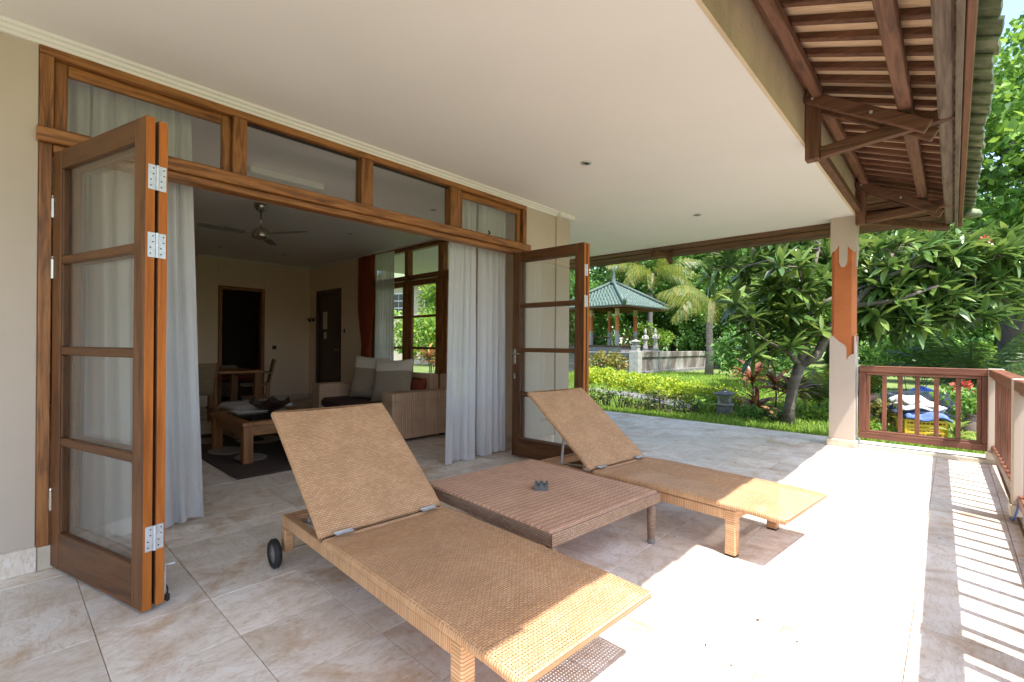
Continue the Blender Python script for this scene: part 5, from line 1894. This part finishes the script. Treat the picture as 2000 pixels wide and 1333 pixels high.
for r_ in range(9):
    x = -7.0
    while x < -.02:
        w = random.uniform(.35, .8)
        x1 = min(x + w, 0)
        cb('slate_course', (x, -.16 + random.uniform(-.03, .02), .115 * r_), (x1 - .012, .2, .115 * r_ + .108), 'slate', slw, .012)
        x = x1
cb('coping', (-7.0, -.2, 1.037), (0, .25, 1.10), 'grey_stone', slw, .012)
structure(cb('upper_garden', (-22, 21.6, -.3), (-12.1, 37, .86), 'lawn_ground', None, .01))
lantern('white stone lantern on top of the garden wall pier', (-11.40, 21.22, .96), 1.0, R(4), 'white_stone')

def statue(label, loc, h, rz_, lean):
    """carved standing figure holding a jar, on a base"""
    t = thing('statue', label, 'statue', loc, rz_, 'carved stone statues behind the garden wall')
    MB().cbox((-.20, -.20, 0), (.20, .20, .12), .02).build('base', 'grey_stone', t)
    s = h / 1.2
    bod = MB()
    bod.lathe([(.17 * s, .12), (.15 * s, .3 * s), (.11 * s, .55 * s), (.12 * s, .66 * s), (.085 * s, .76 * s), (.12 * s, .90 * s), (.125 * s, .97 * s), (.05 * s, 1.02 * s), (.045 * s, 1.05 * s), (.075 * s, 1.10 * s), (.082 * s, 1.17 * s), (.06 * s, 1.24 * s), (.05 * s, 1.30 * s), (.02 * s, 1.36 * s)], 16, Matrix.Rotation(lean, 4, 'Y') @ Matrix.Scale(.8, 4, (1, 0, 0)))
    for sy in (-1, 1):
        bod.tube([(0, sy * .12 * s, .95 * s), (.05 * s, sy * .17 * s, .80 * s), (.14 * s, sy * .06 * s, .78 * s)], [.042 * s, .036 * s, .028 * s], 8)
    bod.build('figure', 'white_stone', t, True)
    MB().lathe([(.03, .70 * s), (.075 * s, .76 * s), (.07 * s, .84 * s), (.04 * s, .88 * s)], 12, Matrix.Translation((.15 * s, 0, 0))).build('jar', 'white_stone', t, True)
    return t
p_ = P(24.9, 6.95, .86)
statue('carved stone figure behind the garden wall, the left one of two', p_, 1.1, R(-50), R(3))
p_ = P(24.9, 7.50, .86)
statue('carved stone figure behind the garden wall, the right one of two', p_, 1.15, R(-50), R(-4))

# ---- garden pavilion with green tiled hip roof
pc = P(26.2, 5.55, .86)
pv_ = thing('pavilion', 'open garden pavilion with green tiled pyramid roof and painted posts', 'pavilion', pc, R(-42.8 + 40.5 + 45 + 42.8))
cb('platform', (-1.7, -1.7, 0), (1.7, 1.7, .32), 'grey_stone', pv_, .02)
cb('platform_edge', (-1.78, -1.78, .3201), (1.78, 1.78, .38), 'dark_door', pv_, .01)
for sx in (-1, 1):
    for sy in (-1, 1):
        x, y = sx * .85, sy * .85
        po = cb('post', (x - .075, y - .075, 1.15), (x + .075, y + .075, 1.95), 'orange_paint', pv_, .01)
        cb('post_foot', (x - .085, y - .085, .381), (x + .085, y + .085, 1.149), 'white_stone', po, .01)
        cb('post_head', (x - .09, y - .09, 1.951), (x + .09, y + .09, 2.32), 'wall_paint', po, .01)
for a in (-1, 1):
    cb('tie_beam', (-1.2, a * .85 - .06, 2.321), (1.2, a * .85 + .06, 2.43), 'darkwood_x', pv_, .006)
    cb('tie_beam', (a * .85 - .06, -1.2, 2.431), (a * .85 + .06, 1.2, 2.53), 'darkwood_y', pv_, .006)
    cb('rail', (-.77, a * .85 - .02, .80), (.77, a * .85 + .02, .86), 'darkwood_x', pv_, .004)
ZE, ZA, HW = 2.34, 3.75, 2.12
rf = MB()
v = [(-HW, -HW, ZE), (HW, -HW, ZE), (HW, HW, ZE), (-HW, HW, ZE), (0, 0, ZA), (-HW, -HW, ZE - .06), (HW, -HW, ZE - .06), (HW, HW, ZE - .06), (-HW, HW, ZE - .06), (0, 0, ZA - .08)]
f = [(0, 1, 4), (1, 2, 4), (2, 3, 4), (3, 0, 4), (6, 5, 9), (7, 6, 9), (8, 7, 9), (5, 8, 9), (0, 5, 6, 1), (1, 6, 7, 2), (2, 7, 8, 3), (3, 8, 5, 0)]
prf = rf.add(v, f).build('roof', 'darkwood_x', pv_)
tl = MB()
rows = 17
slope = math.atan2(ZA - ZE, HW)
SLN = math.hypot(HW, ZA - ZE)
for side in range(4):
    rotm = Matrix.Rotation(side * math.pi / 2, 4, 'Z')
    for r_ in range(rows):
        s0 = r_ / rows
        s1 = (r_ + 1.18) / rows
        half = HW * (1 - s0) + .03
        n = max(1, int(half * 2 / .19))
        for i in range(n):
            x0 = -half + 2 * half * i / n
            x1 = -half + 2 * half * (i + 1) / n
            xm = (x0 + x1) / 2
            k = (1 - min(1, s1)) / max(.001, 1 - s0)
            def pt(x, s, dz):
                return rotm @ Vector((x, -HW * (1 - s) - .05 * (1 - s), ZE + (ZA - ZE) * s + dz))
            q0, q1, q2 = pt(x0, s0, .055), pt(xm, s0, .105), pt(x1, s0, .055)
            kk = min(1, s1)
            ux = lambda x: max(-HW * (1 - kk), min(HW * (1 - kk), x))
            t0, t1, t2 = pt(ux(x0), kk, .03), pt(ux(xm), kk, .07), pt(ux(x1), kk, .03)
            b0, b2 = pt(x0, s0, .015), pt(x1, s0, .015)
            n0 = len(tl.v)
            tl.v += [tuple(q_) for q_ in (q0, q1, q2, t0, t1, t2, b0, b2)]
            tl.f += [(n0, n0 + 1, n0 + 4, n0 + 3), (n0 + 1, n0 + 2, n0 + 5, n0 + 4), (n0 + 6, n0 + 7, n0 + 2, n0 + 1, n0)]
stuff(obj('tile', meshdata('tile', tl.v, tl.f, 'glazed_tile'), prf))
for side in range(4):
    rotm = Matrix.Rotation(side * math.pi / 2, 4, 'Z')
    e = rotm @ Vector((-HW - .08, -HW - .08, ZE + .10))
    tp = rotm @ Vector((-.1, -.1, ZA + .06))
    h_ = MB().tube([e, e.lerp(tp, .5) + Vector((0, 0, .02)), tp], [.10, .10, .09], 8)
    dirv = Vector((e.x, e.y, 0)).normalized()
    h_.tube([e, e + dirv * .16 + Vector((0, 0, .14)), e + dirv * .14 + Vector((0, 0, .36))], [.10, .09, .02], 8)
    h_.build('ridge', 'glazed_tile', prf, True)
MB().lathe([(.22, ZA), (.24, ZA + .08), (.12, ZA + .16), (.15, ZA + .26), (.08, ZA + .36), (.10, ZA + .46), (.05, ZA + .60), (.06, ZA + .68), (.015, ZA + .95)], 12).build('finial', 'glazed_tile', prf, True)

# ---- neighbouring house seen through the living room
nb = thing('neighbour_house', 'pale house with shuttered window seen through the side screen', 'building', P(33.5, -6.4, -.2), R(28))
cb('wall', (-4, -.2, 0), (4, 5, 5.6), 'wall_paint', nb, .02)
v = [(-4.6, -.9, 5.6), (4.6, -.9, 5.6), (4.6, 5.6, 5.6), (-4.6, 5.6, 5.6), (-2, 2.3, 7.8), (2, 2.3, 7.8)]
obj('roof', meshdata('roof', v, [(0, 1, 5, 4), (1, 2, 5), (2, 3, 4, 5), (3, 0, 4), (3, 2, 1, 0)], 'mossy_tile'), nb)
for x in (-1.6, .9, 2.6):
    w_ = cb('window', (x - .55, -.28, 3.4), (x + .55, -.201, 5.0), 'white_plastic', nb, .01)
    for i in range(2):
        for j in range(3):
            cb('pane', (x - .48 + i * .49, -.295, 3.48 + j * .5), (x - .02 + i * .49, -.2805, 3.92 + j * .5), 'dark_glass_top', w_, .004)
for k in range(0):
    cb('garden_step', (-1.5, -1.2 - .35 * k, 0), (1.5, -.85 - .35 * k, .9 - .22 * k), 'white_stone', nb, .01)

# ---- things on the drive: crate of laundry, scooter, stones, urn, crouching person
cr = thing('crate', 'yellow plastic crate with slotted sides standing on the ground beyond the balustrade', 'crate', gm(1800, 857, -.19), R(20))
m = MB()
m.cbox((-.26, -.19, 0), (.26, .19, .02), .004)
for sx in (-1, 1):
    for sy in (-1, 1):
        m.cbox((sx * .245 - .018, sy * .175 - .018, .0201), (sx * .245 + .018, sy * .175 + .018, .30), .004)
for z in (.03, .085, .14, .195, .265):
    hh = .038 if z < .2 else .035
    for sy in (-1, 1):
        m.cbox((-.226, sy * .183 - .006, z), (.226, sy * .183 + .006, z + hh), .002)
    for sx in (-1, 1):
        m.cbox((sx * .253 - .006, -.156, z), (sx * .253 + .006, .156, z + hh), .002)
for i in range(9):
    x = -.2 + .05 * i
    for sy in (-1, 1):
        m.box((x - .006, sy * .1835 - .005, .021), (x + .006, sy * .1835 + .005, .27))
m.build('body', 'yellow_plastic', cr)
def bundle(name, label, loc, rz_, w, d, h, mat, seed):
    """draped folded cloth: rumpled slab that hangs over its edges"""
    g = np.random.default_rng(seed)
    ph = g.uniform(0, 6, 4)
    n = 18
    v = []
    for s in (0, 1):
        for j in range(n + 1):
            for i in range(n + 1):
                u, t = i / n * 2 - 1, j / n * 2 - 1
                e = max(abs(u), abs(t))
                z = h * (1 - .75 * e ** 5) + .032 * math.sin(4 * u + ph[0]) * math.cos(3.4 * t + ph[1]) + .02 * math.sin(9 * t + 5 * u + ph[2])
                if s:
                    z -= .022 + .5 * h * (1 - e ** 4)
                v.append((u * w / 2, t * d / 2, z))
    k = n + 1
    o = k * k
    f = []
    for j in range(n):
        for i in range(n):
            f.append((j * k + i, j * k + i + 1, (j + 1) * k + i + 1, (j + 1) * k + i))
            f.append((o + j * k + i, o + (j + 1) * k + i, o + (j + 1) * k + i + 1, o + j * k + i + 1))
    for i in range(n):
        for a, b2 in ((i, i + 1), (n * k + i + 1, n * k + i), ((i + 1) * k, i * k), (i * k + n, (i + 1) * k + n)):
            f.append((a, o + a, o + b2, b2))
    ob = obj(name, meshdata(name, v, f, mat, True), None, loc, (0, 0, rz_))
    return tag(ob, label, 'laundry', 'laundry piled on the yellow crate')
cl_ = Vector(cr.location)
bundle('folded_cloth', 'blue folded cloth lying on the yellow crate under the white sheets', cl_ + Vector((.03, -.02, .305)), R(20), .56, .42, .10, 'blue_fabric', 1)
bundle('folded_cloth', 'navy folded cloth between the blue cloth and the white sheets', cl_ + Vector((-.10, .03, .40)), R(14), .58, .42, .075, 'navy_fabric', 2)
bundle('folded_cloth', 'rumpled white sheet at the bottom of the white pile on the crate', cl_ + Vector((-.05, .03, .455)), R(30), .58, .40, .065, 'white_fabric', 3)
bundle('folded_cloth', 'grey white folded sheet in the middle of the white pile on the crate', cl_ + Vector((-.10, .06, .505)), R(8), .50, .36, .06, 'cushion_cream', 6)
bundle('folded_cloth', 'crumpled white sheet lying topmost on the laundry pile', cl_ + Vector((-.15, .03, .55)), R(52), .42, .32, .075, 'white_fabric', 7)

def sack(label, loc, r, h, mat, seed):
    g = np.random.default_rng(seed)
    prof = [(.25, 0), (.85, .08), (1.0, .3), (.92, .55), (.62, .78), (.25, .88), (.30, 1.0)]
    v = []
    k = 16
    for rr_, zz_ in prof:
        for i in range(k):
            a_ = 2 * math.pi * i / k
            w_ = 1 + .10 * math.sin(3 * a_ + seed + 4 * zz_) + .05 * math.sin(7 * a_ + seed)
            v.append((r * rr_ * w_ * math.cos(a_) * 1.25, r * rr_ * w_ * math.sin(a_), h * zz_ + .02 * math.sin(2 * a_ + seed) * zz_))
    f = [tuple(reversed(range(k)))] + [(j * k + i, j * k + (i + 1) % k, (j + 1) * k + (i + 1) % k, (j + 1) * k + i) for j in range(len(prof) - 1) for i in range(k)] + [tuple((len(prof) - 1) * k + i for i in range(k))]
    return tag(obj('bag', meshdata('bag', v, f, mat, True), None, loc), label, 'bag')
sack('slumped bright blue sack on the drive behind the laundry crate', P(12.9, 11.12, -.155), .24, .34, 'scooter_blue', 2)
sack('small slumped green sack in front of the blue one', P(12.0, 10.42, -.16), .20, .24, 'green_bag', 5)

def rock(label, loc, s, seed, rz_=0):
    g = np.random.default_rng(seed)
    n, k = 9, 14
    v = []
    for j in range(n + 1):
        t = math.pi * j / n
        for i in range(k):
            a = 2 * math.pi * i / k
            r_ = 1 + .13 * math.sin(3 * a + seed + 2 * t) + .10 * math.cos(5 * t + a * 2 + seed) + g.uniform(-.04, .04)
            cz = math.cos(t)
            cz = math.copysign(abs(cz) ** .6, cz)
            v.append((s[0] * r_ * math.sin(t) ** .7 * math.cos(a) if t > 0 else 0, s[1] * r_ * (math.sin(t) ** .7 if t > 0 else 0) * math.sin(a), s[2] * (cz * (.92 + .08 * r_) + .55)))
    f = [(j * k + i, (j + 1) * k + i, (j + 1) * k + (i + 1) % k, j * k + (i + 1) % k) for j in range(n) for i in range(k)]
    ob = obj('rock', meshdata('rock', v, f, 'grey_stone', False), None, loc, (0, 0, rz_))
    return tag(ob, label, 'rock', 'grey rocks beyond the end balustrade')
rock('flat grey rock right behind the yellow crate', P(11.3, 9.75, -.24), (.55, .42, .24), 1)
rock('pale grey rock between the crate and the flowering plant', P(10.6, 9.62, -.22), (.26, .22, .20), 2)
rock('long dark rock slab beside the drive', P(12.4, 10.6, -.22), (.85, .45, .20), 3, .6)
rock('small rock below the orange blossoms', P(10.0, 9.35, -.22), (.2, .16, .12), 4)
ur = thing('urn', 'brown stone urn foot beside the corner post', 'urn', gm(1898, 856), 0)
MB().lathe([(.02, -.03), (.13, -.02), (.15, .05), (.12, .18), (.07, .30), (.06, .34), (.08, .36)], 18).build('body', 'terracotta', ur, True)

# crouching person mostly hidden by the pillar
per = thing('person', 'person in dark clothes crouching behind the cream pillar, one bare knee showing', 'person', P(9.6, 6.83, -.2))
fx = Vector((.7338, .6794, 0))      # facing direction
fy = Vector((-.6794, .7338, 0))
def W3(a, s, z):
    return tuple(fx * a + fy * s + Vector((0, 0, z)))
def skinned(name, verts, edges, radii, mat, parent, lev=2, root=0):
    me = bpy.data.meshes.new(name)
    me.from_pydata(verts, edges, [])
    o = obj(name, me, parent)
    sm = o.modifiers.new('skin', 'SKIN')
    for i, r_ in enumerate(radii):
        sv = me.skin_vertices[0].data[i]
        sv.radius = (r_, r_) if not isinstance(r_, tuple) else r_
        sv.use_root = i == root
    sub = o.modifiers.new('sub', 'SUBSURF')
    sub.levels = sub.render_levels = lev
    me.materials.append(MATS[mat])
    return o
def add_skin_layer(me):
    bpy.context.view_layer.update()
vs, es, rs = [], [], []
def chain(pts_, rr, start=None):
    prev = start
    for p_, r_ in zip(pts_, rr):
        vs.append(W3(*p_))
        rs.append(r_)
        i = len(vs) - 1
        if prev is not None:
            es.append((prev, i))
        prev = i
    return prev
chain([(-.10, 0, .22), (-.06, 0, .36), (.00, 0, .52), (.05, 0, .64), (.08, 0, .73), (.10, 0, .80), (.12, 0, .88), (.12, 0, .96)], [.14, .13, .14, .12, .055, .075, .095, .07])
for s in (-1, 1):
    k = chain([(-.06, s * .10, .20), (.12, s * .15, .36), (.40, s * .14, .475), (.32, s * .13, .28), (.24, s * .12, .07), (.36, s * .13, .035)], [.10, .082, .066, .058, .042, .04], 0)
    a = chain([(.04, s * .17, .64), (.10, s * .22, .48), (.20, s * .17, .40), (.26, s * .12, .39)], [.055, .045, .036, .034], 3)
    for q_ in range(4):
        chain([(.30, s * (.145 - .022 * q_), .385 - .004 * q_), (.335, s * (.145 - .024 * q_), .365), (.345, s * (.14 - .024 * q_), .335)], [.010, .009, .008], a)
    chain([(.275, s * .075, .405), (.305, s * .06, .40)], [.011, .009], a)
me = bpy.data.meshes.new('body')
me.from_pydata(vs, es, [])
bo_ = obj('body', me, per)
mod = bo_.modifiers.new('skin', 'SKIN')
if me.skin_vertices:
    for i, r_ in enumerate(rs):
        me.skin_vertices[0].data[i].radius = (r_, r_)
        me.skin_vertices[0].data[i].use_root = (i == 0)
sub = bo_.modifiers.new('sub', 'SUBSURF')
sub.levels = sub.render_levels = 2
me.materials.append(MATS['skin'])
# shirt, shorts and hair as shells of their own
sm_ = MB()
sm_.tube([W3(-.11, 0, .20), W3(-.06, 0, .36), W3(0, 0, .52), W3(.05, 0, .65), W3(.075, 0, .71)], [.175, .165, .175, .165, .075], 16)
for s in (-1, 1):
    sm_.tube([W3(.03, s * .12, .65), W3(.05, s * .19, .60), W3(.09, s * .222, .50)], [.085, .078, .068], 12)
sm_.build('shirt', 'shirt_dark', per, True)
sh_ = MB()
for s in (-1, 1):
    sh_.tube([W3(-.10, s * .07, .20), W3(.02, s * .12, .29), W3(.17, s * .147, .385)], [.135, .122, .105], 14)
sh_.build('shorts', 'navy_fabric', per, True)
MB().lathe([(.10, .0), (.112, .04), (.10, .09), (.06, .125), (.01, .135)], 16, Matrix.Translation(Vector(W3(.105, 0, .895)))).build('hair', 'hair_black', per, True)

# ---- small things
rp = thing('rope', 'short blue rope looped round the foot of the near cream railing post', 'rope', (.37, 4.83, .05))
pts_ = [(.018 + .086 * math.cos(a_) , .092 * math.sin(a_), .105 + .012 * math.sin(3 * a_)) for a_ in [2 * math.pi * k / 20 for k in range(21)]]
MB().tube([(-.035, -.085, .10), (-.045, -.09, .04), (-.06, -.05, -.035), (-.07, .03, -.04)], .006, 6).tube([(-.035, -.085, .10), (-.037, .085, .105)], .006, 6).build('strand', 'blue_fabric', rp, True)
g = np.random.default_rng(88)
n = 46
lx = g.uniform(-2.6, .25, n)
ly = g.uniform(.6, 6.5, n)
p_ = np.stack([lx, ly, np.full(n, .004)], 1)
az = g.uniform(0, 6.28, n)
d_ = np.stack([np.cos(az), np.sin(az), np.full(n, .12)], 1)
q = leaf_arrays(p_, unit(d_), np.tile([0, 0, 1.0], (n, 1)), g.uniform(.008, .03, n), g.uniform(.002, .006, n), .6)
pm('dry_leaf', [(.06, .035, .018), (.12, .07, .03)], 9, rough=.9)
stuff(tag(obj('leaf_litter', leaf_mesh('leaf_litter', q, 'dry_leaf')), 'tiny dry leaf crumbs scattered over the terrace paving', 'leaves'))
